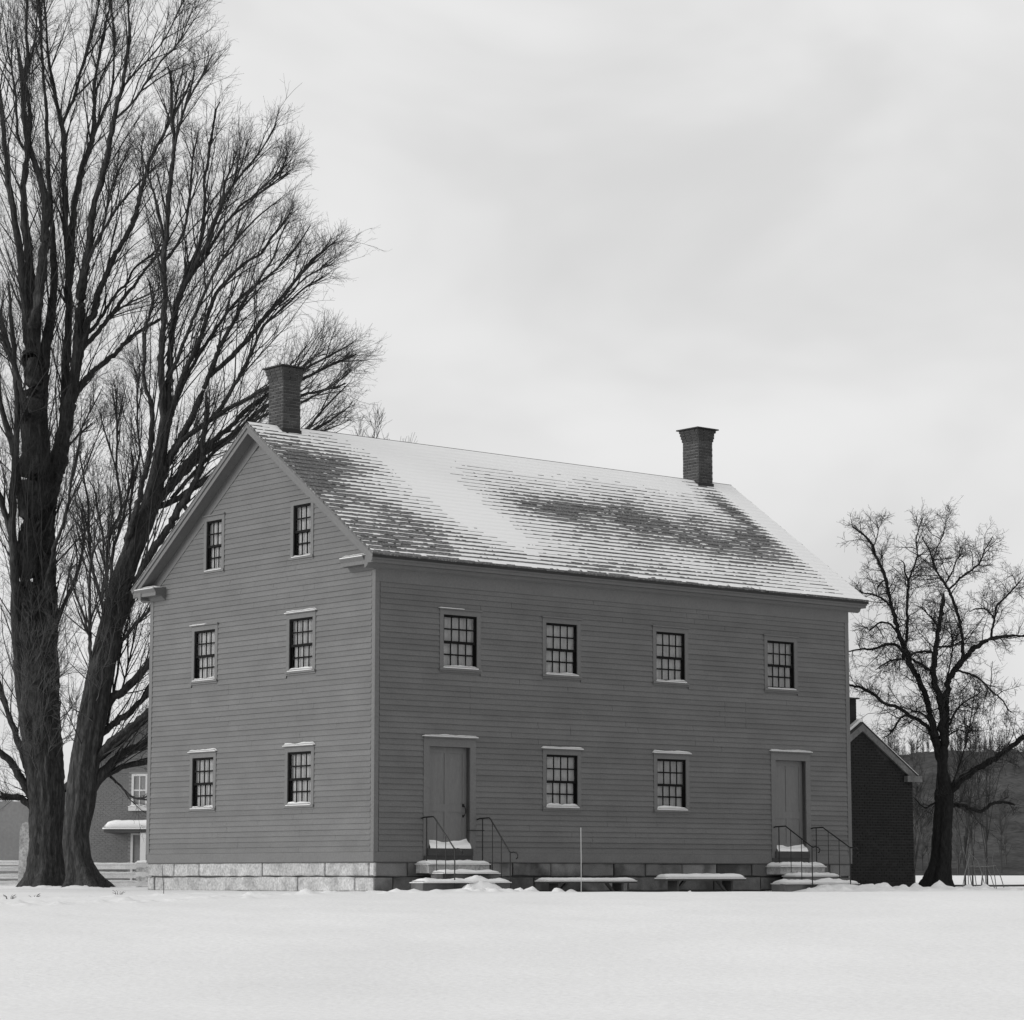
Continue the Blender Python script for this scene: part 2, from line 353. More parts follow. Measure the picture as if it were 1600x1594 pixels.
# trim: skirt boards, corner boards, frieze, cornice, returns, rakes
def trim(T, *boxes, name='trim_board', m='trim'):
    mb = MB(T)
    for b in boxes: mb.box(*b)
    return mb.build(name, M[m], house)
trim(FR, (-0.026, LEN + 0.026, 0.0, 0.022, 0.0, SKIRT - 0.002), name='skirt_board'); trim(GA, (-DEP, 0.0, 0.0, 0.022, 0.0, SKIRT - 0.002), name='skirt_board')
trim(FR, (-0.028, 0.095, 0.0, 0.028, SKIRT, ZT - 0.3), name='corner_board'); trim(FR, (LEN - 0.11, LEN + 0.028, 0.0, 0.028, SKIRT, ZT - 0.3), name='corner_board')
trim(GA, (-0.095, -0.001, 0.0, 0.028, SKIRT, ZT), name='corner_board'); trim(GA, (-DEP - 0.028, -DEP + 0.11, 0.0, 0.028, SKIRT, ZT), name='corner_board')
trim(FR, (-0.03, LEN + 0.03, 0.0, 0.032, ZT - 0.298, ZT + 0.02), name='frieze_board')
# front cornice: bed moulding, soffit, fascia, crown
cor = MB(HL)
cor.prism([(-0.034, 6.40), (-0.10, 6.44), (-0.13, 6.50), (-0.31, 6.50), (-0.31, 6.56), (-0.345, 6.57), (-0.375, 6.635), (-0.375, 6.655), (0.0, 6.655), (0.0, 6.40)], lambda p, q, d: (d, p, q), -0.316, LEN + 0.40)
cor.build('cornice', M['trim'], house)
ed = MB(HL); ed.box(-0.376, LEN + 0.41, -0.398, -0.376, 6.600, 6.652); ed.build('eave_edge', M['slate'], house)
cor = MB(HL)
mir = lambda y: DEP - y
cor.prism([(mir(p), q) for p, q in [(-0.034, 6.40), (-0.10, 6.44), (-0.13, 6.50), (-0.31, 6.50), (-0.31, 6.56), (-0.375, 6.635), (-0.375, 6.655), (0.0, 6.655), (0.0, 6.40)]], lambda p, q, d: (d, p, q), -0.335, LEN + 0.40)
cor.build('cornice', M['trim'], house)
# cornice returns on the gable
for y0, y1, in ((0.001, 0.86), (8.50, 9.522)):
    ret = MB(HL)
    ret.prism([(-0.034, 6.38), (-0.11, 6.44), (-0.13, 6.48), (-0.315, 6.48), (-0.315, 6.56), (-0.37, 6.64), (-0.37, 6.665), (0.0, 6.70), (0.0, 6.38)], lambda p, q, d: (p, d, q), y0, y1)
    r = ret.build('cornice_return', M['trim'], house)
    sn = MB(HL); snow_cap(sn, -0.36, -0.03, y0 + 0.06 if y0 > 1 else 0.02, y1 - 0.02, 6.665, 0.06, edge=0.12, seed=y0); sn.build('snow', M['snow'], r, True)
# rakes: on each gable a sloping fascia with crown, a soffit and a frieze against the wall
def slope_box(mb, x0, x1, n0, n1, side, s0=0.0, s1=1.0):
    """box along a roof slope: n measured down from the roof surface (square to it)"""
    y0, zz0 = MID - (MID + EO), EZ; c = math.hypot(MID + EO, RZ - EZ); ty, tz = (MID + EO) / c, (RZ - EZ) / c
    def P(s, n, x):
        y = y0 + ty * c * s + tz * n; zq = zz0 + tz * c * s - ty * n
        if s >= 1.0: y = MID; zq = RZ - n / ty
        return (x, y if side < 0 else DEP - y, zq)
    vs = [P(s, n, x) for s in (s0, s1) for n in (n0, n1) for x in (x0, x1)]
    mb.add(vs, [(0, 1, 3, 2), (4, 6, 7, 5), (0, 4, 5, 1), (2, 3, 7, 6), (0, 2, 6, 4), (1, 5, 7, 3)])
for xa, sg in ((0.0, -1), (LEN, 1)):
    for side in (-1, 1):
        f = MB(HL); e = xa + sg * 0.34
        slope_box(f, min(e, e - sg * 0.03), max(e, e - sg * 0.03), 0.05, 0.205, side); f.build('rake_board', M['trim'], house)
        c_ = MB(HL); e2 = xa + sg * 0.372; slope_box(c_, min(e2, e + sg * 0.001), max(e2, e + sg * 0.001), 0.035, 0.105, side); c_.build('rake_moulding', M['trim'], house)
        s_ = MB(HL); i0 = xa + sg * 0.035; e3 = e - sg * 0.031; slope_box(s_, min(e3, i0), max(e3, i0), 0.150, 0.175, side); s_.build('rake_soffit', M['trim'], house)
        fz = MB(HL); slope_box(fz, min(xa, xa + sg * 0.033), max(xa, xa + sg * 0.033), 0.176, 0.42, side, 0.075, 1.0); fz.build('rake_frieze', M['trim'], house)

# windows
def lath(mb, *b): mb.box(*b)
pane_me = {}
def window(T, w, rz, seed, head_snow=1.0, sill_snow=1.0, cas=0.11):
    a0, a1, z0, z1, nc = w
    mb = MB(T)
    mb.box(a0 - cas, a0, -0.12, 0.030, z0 - 0.001, z1 + 0.001); mb.box(a1, a1 + cas, -0.12, 0.030, z0 - 0.001, z1 + 0.001)
    mb.box(a0 - cas, a1 + cas, -0.12, 0.032, z1 + 0.001, z1 + 0.115)
    mb.box(a0 - cas - 0.03, a1 + cas + 0.03, -0.01, 0.07, z1 + 0.116, z1 + 0.145)
    mb.box(a0 - cas - 0.012, a1 + cas + 0.012, -0.12, 0.058, z0 - 0.055, z0 - 0.002)
    mb.box(a0 - cas, a1 + cas, -0.01, 0.024, z0 - 0.095, z0 - 0.056)
    win = mb.build('window', M['trim'], house)
    H = (z1 - z0); zm = z0 + H * 0.49; st = 0.026; mu = 0.021
    frame = MB(T)                                                  # dark jamb lining
    for b in ((a0, a0 + 0.02, -0.09, 0.004, z0, z1), (a1 - 0.02, a1, -0.09, 0.004, z0, z1), (a0 + 0.02, a1 - 0.02, -0.09, 0.004, z1 - 0.03, z1), (a0 + 0.02, a1 - 0.02, -0.09, -0.02, z0, z0 + 0.012)): frame.box(*b)
    frame.build('frame', M['sash'], win)
    for lo, hi, o0, o1, br, tr in ((z0 + 0.012, zm, -0.075, -0.045, 0.042, 0.034), (zm - 0.034, z1 - 0.03, -0.042, -0.012, 0.058, 0.022)):
        s_ = MB(T); l, r = a0 + 0.02, a1 - 0.02
        s_.box(l, l + st, o0, o1, lo, hi); s_.box(r - st, r, o0, o1, lo, hi); s_.box(l + st, r - st, o0, o1, lo, lo + br); s_.box(l + st, r - st, o0, o1, hi - tr, hi)
        pw = (r - l - 2 * st) / nc; ph = (hi - lo - br - tr) / 2
        for i in range(1, nc): s_.box(l + st + pw * i - mu / 2, l + st + pw * i + mu / 2, o0 + 0.004, o1 - 0.004, lo + br, hi - tr)
        for i in range(nc): s_.box(l + st + pw * i + mu / 2 * (i > 0), l + st + pw * (i + 1) - mu / 2 * (i < nc - 1), o0 + 0.004, o1 - 0.004, lo + br + ph - mu * 0.8, lo + br + ph + mu * 0.8)
        s_.build('sash', M['sash'], win)
        if 'p' not in pane_me:
            u = MB(); u.box(0, 1, 0, 0.003, 0, 1); pane_me['p'] = u.mesh('pane', M['glass'])
        for i in range(nc):
            for j in range(2):
                o = bpy.data.objects.new('pane', pane_me['p']); link(o, win)
                o.location = T(l + st + pw * i, (o0 + o1) / 2, lo + br + ph * j); o.rotation_euler = (random.uniform(-0.006, 0.006), 0, rz + random.uniform(-0.01, 0.01)); o.scale = (pw, 1, ph)
    cu = MB(T); n = 24; fold = lambda i: -0.105 + 0.005 * math.sin(i * 1.9 + seed) + 0.003 * math.sin(i * 4.3)
    cu.add([(a0 - 0.05 + (a1 - a0 + 0.1) * i / n, fold(i) - d, zz) for d in (0, 0.004) for zz in (z0 - 0.05, z1 + 0.05) for i in range(n + 1)],
           [(i, i + 1, i + n + 2, i + n + 1) for i in range(n)] + [(i + 2 * n + 2, i + 3 * n + 3, i + 3 * n + 4, i + 2 * n + 3) for i in range(n)])
    cu.build('curtain', M['curtain'], win)
    if sill_snow:
        sn = MB(T); snow_cap(sn, a0 - 0.01, a1 + 0.01, -0.045, 0.056, z0 - 0.002, 0.052 * sill_snow, edge=0.05, seed=seed, rough=0.7); sn.build('snow', M['snow'], win, True)
    if head_snow:
        q = 1.0 if head_snow > 0.5 else 0.55
        sn = MB(T); snow_cap(sn, a0 - cas - 0.025, a0 - cas - 0.025 + (a1 - a0 + 2 * cas + 0.05) * q, -0.005, 0.068, z1 + 0.145, 0.045 * head_snow, edge=0.05, seed=seed + 5, rough=0.5); sn.build('snow', M['snow'], win, True)
    return win
for i, w in enumerate(front_wins): window(FR, w, 0, i * 3.7, (0.22, 0, 0, 0, 1.0, 1.1)[i], (1, 1, 0.9, 0.6, 1.3, 1.4)[i])
for i, w in enumerate(gable_wins): window(GA, w, rad(-90), 30 + i * 2.9, (0.45, 0.9, 1.0, 1.2, 0, 0)[i], (1, 1.1, 1.2, 1.3, 0.6, 0.6)[i])

# doors
def door(d, seed, snow_q, handle):
    a0, a1, z0, z1 = d; cas = 0.165
    mb = MB(FR)
    mb.box(a0 - cas, a0, -0.14, 0.034, 0.002, z1); mb.box(a1, a1 + cas, -0.14, 0.034, 0.002, z1); mb.box(a0 - cas, a1 + cas, -0.14, 0.036, z1 + 0.001, z1 + 0.19)
    mb.box(a0 - cas - 0.03, a1 + cas + 0.03, -0.01, 0.085, z1 + 0.191, z1 + 0.225)
    dr = mb.build('door_frame', M['trim'], house)
    lf = MB(FR); lf.box(a0 + 0.003, a1 - 0.003, -0.135, -0.112, z0, z1 - 0.004)
    st, r = 0.12, -0.100                                             # stiles and rails stand proud of the panels
    W = a1 - a0; H = z1 - z0; cm = (a0 + a1) / 2
    for b in ((a0 + 0.003, a0 + st), (a1 - st, a1 - 0.003), (cm - 0.055, cm + 0.055)): lf.box(b[0], b[1], -0.112, r, z0, z1 - 0.004)
    for zz0, zz1 in ((z0, z0 + 0.2), (z0 + H * 0.36, z0 + H * 0.36 + 0.17), (z1 - 0.135, z1 - 0.004)):
        lf.box(a0 + st, cm - 0.055, -0.112, r - 0.0006, zz0, zz1); lf.box(cm + 0.055, a1 - st, -0.112, r - 0.0006, zz0, zz1)
    leaf = lf.build('door', M['door'], house)
    if handle:
        h = MB(FR); x = a1 - 0.10; zb = 1.12
        h.tube([(x, -0.098, zb + 0.13), (x + 0.004, -0.05, zb + 0.12), (x + 0.012, -0.02, zb + 0.05), (x + 0.012, -0.02, zb - 0.02), (x, -0.05, zb - 0.09), (x, -0.098, zb - 0.10)], 0.013, 8)
        h.box(x - 0.03, x + 0.03, -0.0995, -0.088, zb + 0.10, zb + 0.17); h.box(x - 0.02, x + 0.02, -0.0995, -0.090, zb - 0.13, zb - 0.08)
        h.build('handle', M['iron'], leaf)
    sl = MB(FR); sl.box(a0 - 0.06, a1 + 0.06, -0.14, 0.075, 0.135, z0 - 0.004); sl.box(a0 - 0.16, a1 + 0.06, 0.0351, 0.055, 0.004, 0.134)
    si = sl.build('door_sill', M['wood'], house)
    sn = MB(FR); n = 16                                              # snow blown against the foot of the door
    ys = [0.07, 0.03, -0.02, -0.07, -0.098]
    prof = lambda u, k: 0.03 + snow_q * (0.05 + 0.10 * (k / 4) ** 1.5) * (0.75 + 0.5 * abs(2 * u - 1) ** 2 + 0.25 * mnoise.noise((u * 5, seed, k * 0.3)))
    vs = [(a0 + (a1 - a0) * i / n, ys[k], z0 - 0.006 + (prof(i / n, k) if 0 < k else 0.035 * snow_q)) for k in range(5) for i in range(n + 1)]
    vs += [(a0 + (a1 - a0) * i / n, 0.072, z0 - 0.008) for i in range(n + 1)]
    fs = [(k * (n + 1) + i, k * (n + 1) + i + 1, (k + 1) * (n + 1) + i + 1, (k + 1) * (n + 1) + i) for k in range(4) for i in range(n)]
    fs += [(5 * (n + 1) + i, 5 * (n + 1) + i + 1, i + 1, i) for i in range(n)]
    sn.add(vs, fs); sn.build('snow', M['snow'], si, True)
    hs = MB(FR); snow_cap(hs, a0 - cas - 0.02, a1 + cas + 0.02, -0.005, 0.082, z1 + 0.225, 0.038 * snow_q, edge=0.06, seed=seed, rough=0.5); hs.build('snow', M['snow'], dr, True)
door(front_doors[0], 1.3, 1.0, True); door(front_doors[1], 4.1, 0.85, False)

# foundation: granite blocks in two courses, each block an object
fcore = MB(HL); fcore.box(0.08, LEN - 0.08, 0.08, 0.3, -S - 0.35, -0.004); fcore.box(0.08, 0.3, 0.3, DEP - 0.08, -S - 0.35, -0.004); fcore.box(LEN - 0.3, LEN - 0.08, 0.3, DEP - 0.08, -S - 0.35, -0.004)
found = fcore.build('foundation', M['mortar'], house)
def stone(T, a0, a1, z0, z1, m):
    g = 0.017; a0 += g * random.uniform(0.6, 1.5); a1 -= g * random.uniform(0.6, 1.5); z1 -= g * random.uniform(0.5, 1.3); z0 += g * random.uniform(0.3, 1.2)
    n = max(2, int((a1 - a0) / 0.28)); mb = MB(T); vs = []; q = lambda s: random.uniform(-s, s); o = -0.012 + q(0.008)
    top = [(a0 + (a1 - a0) * i / n, z1 + q(0.010)) for i in range(n + 1)]; bot = [(a0 + (a1 - a0) * i / n, z0 + q(0.012)) for i in range(n + 1)]
    b = 0.02
    for (row, dz) in ((top, -b), (bot, b)):
        vs += [(x + (b if i == 0 else -b if i == n else 0), o + q(0.005), z_ + dz) for i, (x, z_) in enumerate(row)]       # face edge
    for row in (top, bot): vs += [(x, o - b, z_) for x, z_ in row]; 
    for row in (top, bot): vs += [(x, -0.078, z_) for x, z_ in row]
    k = n + 1; fs = [(i, i + 1, k + i + 1, k + i) for i in range(n)]
    fs += [(2 * k + i, 2 * k + i + 1, i + 1, i) for i in range(n)] + [(k + i, k + i + 1, 3 * k + i + 1, 3 * k + i) for i in range(n)]
    fs += [(4 * k + i, 4 * k + i + 1, 2 * k + i + 1, 2 * k + i) for i in range(n)] + [(3 * k + i, 3 * k + i + 1, 5 * k + i + 1, 5 * k + i) for i in range(n)]
    fs += [(0, k, 3 * k, 2 * k), (n, 2 * k + n, 3 * k + n, k + n), (2 * k, 3 * k, 5 * k, 4 * k), (2 * k + n, 4 * k + n, 5 * k + n, 3 * k + n)]
    mb.add(vs, fs); mb.build('stone', m, found)
def course(T, cuts, z0, z1, mats):
    for i in range(len(cuts) - 1): stone(T, cuts[i], cuts[i + 1], z0, z1, M[mats[i % len(mats)]])
G_, D_ = 'granite', 'granite_damp_shade'
course(GA, [-DEP, -7.98, -6.884, -4.268, -1.837, -0.204, 0.0], -0.325, -0.004, [G_])
course(GA, [-DEP, -8.84, -5.73, -2.862, -0.715, 0.0], -0.66, -0.325, [G_])
course(FR, [0.0, 0.95, 2.10, 3.30, 3.95, 5.1, 6.05, 7.05, 8.05, 9.25, 10.4, 11.6, 13.0, 14.35, LEN], -0.325, -0.004, ['granite_shade', D_, D_, 'granite_shade', D_, D_, 'granite_shade', D_, 'granite_shade', 'granite_shade', D_, D_, D_, 'granite_shade'])
course(FR, [0.0, 0.55, 1.7, 3.1, 4.6, 6.0, 7.5, 8.9, 10.3, 11.9, 13.4, 14.5, LEN], -0.66, -0.325, ['granite_shade'] + [D_] * 11)
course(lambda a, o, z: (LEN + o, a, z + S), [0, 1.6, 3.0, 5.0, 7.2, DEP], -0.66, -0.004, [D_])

# roof: deck, then shingle courses, each course a row of separately cut shingles
RX0, RX1 = -0.38, LEN + 0.42
roof = MB(HL)
for side in (-1, 1): slope_box(roof, RX0 + 0.012, RX1 - 0.012, 0.026, 0.062, side)
roof = roof.build('roof', M['wood'], house)
c_len = math.hypot(MID + EO, RZ - EZ); ty, tz = (MID + EO) / c_len, (RZ - EZ) / c_len
NC = 32; ex = c_len / NC
def on_roof(x, s, n, side=-1):
    y = -EO + ty * s - tz * n; return (x, y if side < 0 else DEP - y, EZ + tz * s + ty * n)
for i in range(NC):
    mb = MB(HL); x = RX0 - random.uniform(0, 0.1); s0 = i * ex
    while x < RX1:
        w = random.choice((0.11, 0.14, 0.17, 0.2, 0.13)) * random.uniform(0.85, 1.15); xa = max(RX0 - random.uniform(0, 0.012), x); xb = min(RX1 + random.uniform(0, 0.02), x + w - 0.006)
        if xb - xa > 0.02:
            sb = s0 + random.gauss(0, 0.006); st = min(c_len, s0 + ex * 1.3); h = 0.020 + random.uniform(-0.004, 0.007); k = random.uniform(0, 0.004)
            mb.add([on_roof(xa, sb, -0.022), on_roof(xb, sb, -0.022), on_roof(xb, sb, h - 0.005 + k), on_roof(xa, sb, h - 0.005), on_roof(xa, st, -0.012), on_roof(xb, st, -0.012), on_roof(xb, st, -0.006), on_roof(xa, st, -0.006)],
                   [(0, 1, 2, 3), (3, 2, 6, 7), (0, 3, 7, 4), (1, 5, 6, 2)])
        x += w
    mb.build('shingle_course', M['shingle'], roof)
bk = MB(HL); slope_box(bk, RX0, RX1, 0.0, 0.024, 1); bk.build('shingle_slope', M['shingle'], roof)
rb = MB(HL)
rb.add([(RX0, MID - 0.13, RZ - 0.13 * SL + 0.005), (RX1, MID - 0.13, RZ - 0.13 * SL + 0.005), (RX1, MID, RZ + 0.035), (RX0, MID, RZ + 0.035), (RX0, MID + 0.13, RZ - 0.13 * SL + 0.005), (RX1, MID + 0.13, RZ - 0.13 * SL + 0.005)], [(0, 1, 2, 3), (3, 2, 5, 4)])
rb.build('ridge_board', M['slate'], roof)

# snow on the roof: a sheet of real thickness, torn by wind so that the shingle butts show through
dx = 0.032; ns = 7
xs = np.arange(RX0 + 0.01, RX1 - 0.005, dx); per = np.array([0.03, 0.15, 0.30, 0.48, 0.66, 0.82, 0.95]); ss = (np.arange(NC)[:, None] + per[None, :]).ravel() / NC
X, Sx = np.meshgrid(xs, ss); Tt = np.tile(per, NC)[:, None] * np.ones_like(X)
def fbm(a, b, sd, oct=4):
    r = np.random.default_rng(sd); z_ = np.zeros_like(a); amp = 1.0
    for o in range(oct):
        tab = r.uniform(-1, 1, (256, 256)); A = a * 2 ** o; B = b * 2 ** o; i = np.floor(A).astype(int); j = np.floor(B).astype(int); fa = A - i; fb = B - j; fa = fa * fa * (3 - 2 * fa); fb = fb * fb * (3 - 2 * fb)
        g = lambda p, q: tab[p % 256, q % 256]
        z_ += amp * ((g(i, j) * (1 - fa) + g(i + 1, j) * fa) * (1 - fb) + (g(i, j + 1) * (1 - fa) + g(i + 1, j + 1) * fa) * fb); amp *= 0.55
    return z_
def blob(x, s, rx, rs, sk=0.0): return np.exp(-(((X - x - sk * (Sx - s)) / rx) ** 2 + ((Sx - s) / rs) ** 2))
bare = 1.15 * blob(-0.3, 0.55, 1.5, 0.36, 1.2) + 0.85 * blob(1.4, 0.72, 1.0, 0.14, 0.5) + 0.30 * blob(0.6, 0.08, 2.6, 0.14)
bare += 0.52 * blob(1.6, 0.28, 1.1, 0.16)
bare += 0.95 * blob(7.3, 0.56, 1.7, 0.13, 2.5) + 0.75 * blob(9.6, 0.52, 1.9, 0.17, 1.0) + 0.62 * blob(11.8, 0.50, 1.7, 0.2) + 0.45 * blob(9.0, 0.30, 3.5, 0.12)
bare += 1.0 * blob(14.25, 0.76, 0.55, 0.17) + 0.85 * blob(13.9, 0.5, 0.8, 0.16) + 0.5 * blob(12.8, 0.33, 1.6, 0.14)
bare += 0.50 * blob(6.5, 0.05, 7.0, 0.13) * (X < 13.2)
bare = bare * 0.72 + 0.25 - 0.25 * (Sx < 0.012)
bare -= 0.22 * blob(4.0, 0.5, 1.0, 0.5, -1.4)
bare *= 1 - 0.9 * blob(4.0, 0.5, 0.85, 0.5, -1.4) * (Sx > 0.12)
bare *= 1 - 0.85 * smooth(0.80, 0.93, Sx) * smooth(1.2, 3.0, X) * (1 - smooth(13.3, 13.9, X))
bare *= 1 - 0.9 * smooth(14.5, 14.9, X)
bare *= 1 - 0.85 * blob(0.6, 0.97, 1.0, 0.05)
nz = 0.15 * fbm(X * 0.8, Sx * 5, 3) + 0.10 * fbm(X * 3.5, Sx * 32, 5, 3) + 0.09 * fbm(X * 9, Sx * 32, 9, 3)
amt = 1.10 - bare + nz * np.clip(0.30 + bare, 0, 1)
thr = 0.06 + 0.92 * (1 - Tt) ** 1.15
depth = np.clip((amt - thr) * 0.05, 0, 0.024)
on = (amt - thr) > 0
lift = 0.018 * (1 - Tt) * (1 - 0.25 * Tt)                      # follows the wedge of the shingle below
def roof_np(X, S_, n): return np.stack([X, -EO + ty * S_ * c_len - tz * n, EZ + tz * S_ * c_len + ty * n + S], -1)
top = roof_np(X, Sx, lift + 0.004 + depth)
idx = np.arange(X.size).reshape(X.shape)
cell = on[:-1, :-1] & on[:-1, 1:] & on[1:, 1:] & on[1:, :-1]
cell |= (on[:-1, :-1].astype(int) + on[:-1, 1:] + on[1:, 1:] + on[1:, :-1] >= 3)
Q = np.stack([idx[:-1, :-1], idx[:-1, 1:], idx[1:, 1:], idx[1:, :-1]], -1)[cell]
snow_roof = link(bpy.data.objects.new('snow', np_mesh('snow', top.reshape(-1, 3), Q, M['snow'], True)), roof)

# chimneys: a core, and bricks as objects while they can be told apart
brick_me = {}
def brick_mesh(m):
    if m not in brick_me:
        u = MB(); b = 0.05
        u.add([(0, 0, 0), (1, 0, 0), (1, 0, 1), (0, 0, 1), (0.02, -1, 0.06), (0.98, -1, 0.06), (0.98, -1, 0.94), (0.02, -1, 0.94)], [(4, 5, 6, 7), (0, 1, 5, 4), (1, 2, 6, 5), (2, 3, 7, 6), (3, 0, 4, 7)])
        brick_me[m] = u.mesh('brick', M[m])
    return brick_me[m]
class Bricks:
    """places brick objects up to a limit, the rest go into one joined part"""
    def __init__(s, m, limit): s.m = m; s.left = limit; s.rest = MB()
    def put(s, parent, org, rz, x, z_, L, h, d):
        R = Matrix.Translation(Vector(org)) @ Matrix.Rotation(rz, 4, 'Z') @ Matrix.Translation((x, 0, z_)) @ Matrix.Diagonal((L, d, h, 1))
        me = brick_mesh(s.m)
        if s.left > 0:
            s.left -= 1; o = bpy.data.objects.new('brick', me); link(o, parent); o.matrix_local = R
        else:
            s.rest.add([tuple(R @ v.co) for v in me.vertices], [tuple(p.vertices) for p in me.polygons])
    def face(s, parent, org, rz, W, rows, h, joint=0.013, L=0.205, z0=0.0, keep=None):
        for r in range(rows):
            x = -L * (0.5 if r % 2 else 0.0) - random.uniform(0, 0.03)
            while x < W - 0.01:
                a = max(0.004, x + joint / 2); b = min(W - 0.004, x + L - joint / 2)
                if b - a > 0.035 and (keep is None or keep((a + b) / 2, z0 + r * h + h / 2)):
                    s.put(parent, org, rz, a, z0 + r * h + joint / 2 + random.uniform(-0.002, 0.002), b - a, h - joint, 0.012 + random.uniform(-0.003, 0.005))
                x += L
br = Bricks('chimney_brick', 300)
def chimney(x0, x1, y0, y1, z0, z1):
    c = MB(HL); c.box(x0, x1, y0, y1, z0, z1); c.box(x0 - 0.0, x1, y0, y1, z1, z1 + 0.02)
    ch = c.build('chimney', M['chimney_mortar'], house)
    h = 0.080; neck = z1 - 4 * h
    rows = int((neck - z0) / h); zb = neck - rows * h
    br.face(ch, (x0, y0, S), 0, x1 - x0, rows, h, z0=zb); br.face(ch, (x0, y1, S), rad(-90), y1 - y0, rows, h, z0=zb)
    for k in range(4):                                                # corbelled head, each course stepping out
        e = 0.017 * (k + 1) + 0.002
        cc = MB(HL); cc.box(x0 - e + 0.012, x1 + e - 0.012, y0 - e + 0.012, y1 + e - 0.012, neck + k * h, neck + (k + 1) * h - 0.001); cc.build('corbel', M['chimney_mortar'], ch)
        br.face(ch, (x0 - e, y0 - e, S), 0, x1 - x0 + 2 * e, 1, h, z0=neck + k * h); br.face(ch, (x0 - e, y1 + e, S), rad(-90), y1 - y0 + 2 * e, 1, h, z0=neck + k * h)
    cap = MB(HL); e = 0.13; cap.box(x0 - e, x1 + e, y0 - e, y1 + e, z1 + 0.002, z1 + 0.036)
    cap.build('cap', M['slate'], ch)
    fl = MB(HL); fl.box(x0 - 0.02, x1 + 0.02, y0 - 0.03, y1 + 0.02, z0, roofz(y0) + 0.10); fl.build('flashing', M['slate'], ch)
chim_at = [(0.472, 0.985, 4.32, 4.885, 9.6, 11.63), (14.10, 14.63, 4.36, 4.95, 9.6, 11.63)]
for q in chim_at: chimney(*q)
if br.rest.v:
    tag(br.rest.build('brickwork', M['chimney_brick'], house), kind='stuff')

# ------------------------------------------------------------------ steps, railings, benches
def at_house(name, x, y, z_=0.0): return empty(name, hw(x, y, z_), YAW)
def steps(cx, slabs, label, heap):
    t = at_house('stone_steps', cx, -0.6); tag(t, label, 'steps', 'stone steps at the two front doors')
    for i, (x0, x1, y0, y1, z0, z1, sh) in enumerate(slabs):
        mb = MB(lambda a, b, c: (a - cx, b + 0.6, c + S)); j = lambda s=0.02: random.uniform(-s, s)
        n = 8; vs = []
        for zz, e in ((z0, 0.0), (z1 - 0.02, 0.0), (z1, -0.02)):
            ring = [(x0 - e * -1 + (x1 - x0) * k / n, y0 - e) for k in range(n + 1)] + [(x1, y1), (x0, y1)]
            vs += [(a + j(0.012), b + j(0.012), zz) for a, b in ring]
        m_ = n + 3; fs = [tuple(range(2 * m_, 3 * m_))] + [(r * m_ + k, r * m_ + (k + 1) % m_, (r + 1) * m_ + (k + 1) % m_, (r + 1) * m_ + k) for r in range(2) for k in range(m_)]
        mb.add(vs, fs); st = mb.build('step', M['granite' if i == 0 else 'granite_damp_shade'], t)
        sn = MB(lambda a, b, c: (a - cx, b + 0.6, c + S)); snow_cap(sn, x0 + 0.0, x1 - 0.02, y0 - 0.03, y1, z1, sh, edge=0.16, seed=cx + i, rough=0.5, over=0.022, na=40, nb=12); sn.build('snow', M['snow'], st, True)
    # the trodden heap that half buries the lower steps
    hx, hz, hr = heap; na, nr = 40, 12; vs = []; fs = []
    for j in range(nr + 1):
        for i in range(na):
            a_ = 2 * math.pi * i / na; q = j / nr; n1 = mnoise.noise((math.cos(a_) * 2 + cx, math.sin(a_) * 2, q * 2)) 
            vs.append((hx - cx + hr * q * (1 + 0.2 * n1) * math.cos(a_), -0.42 + 0.42 * q * (1 + 0.2 * n1) * math.sin(a_), S + hz - (hz + S + 0.06) * (q ** 1.7) + 0.03 * mnoise.noise((math.cos(a_) * q * 6, math.sin(a_) * q * 6, cx))))
    for j in range(nr):
        for i in range(na): k = j * na + i; m_ = j * na + (i + 1) % na; fs.append((k, m_, m_ + na, k + na))
    mb = MB(); mb.add(vs, fs); mb.build('snow', M['snow'], t, True)
    return t
steps(1.93, [(1.16, 2.88, -0.46, 0.0, -0.25, -0.055, 0.075), (1.26, 2.86, -0.82, -0.40, -0.45, -0.255, 0.07), (0.42, 2.86, -1.20, -0.78, -0.68, -0.455, 0.075)], 'granite steps heaped with snow at the left front door', (2.05, -0.30, 0.85))
steps(12.9, [(12.08, 13.66, -0.48, 0.0, -0.27, -0.085, 0.10), (12.22, 13.74, -0.86, -0.42, -0.46, -0.315, 0.075), (11.45, 14.05, -1.22, -0.80, -0.68, -0.50, 0.09)], 'granite steps heaped with snow at the right front door near the far corner', (13.15, -0.36, 1.1))
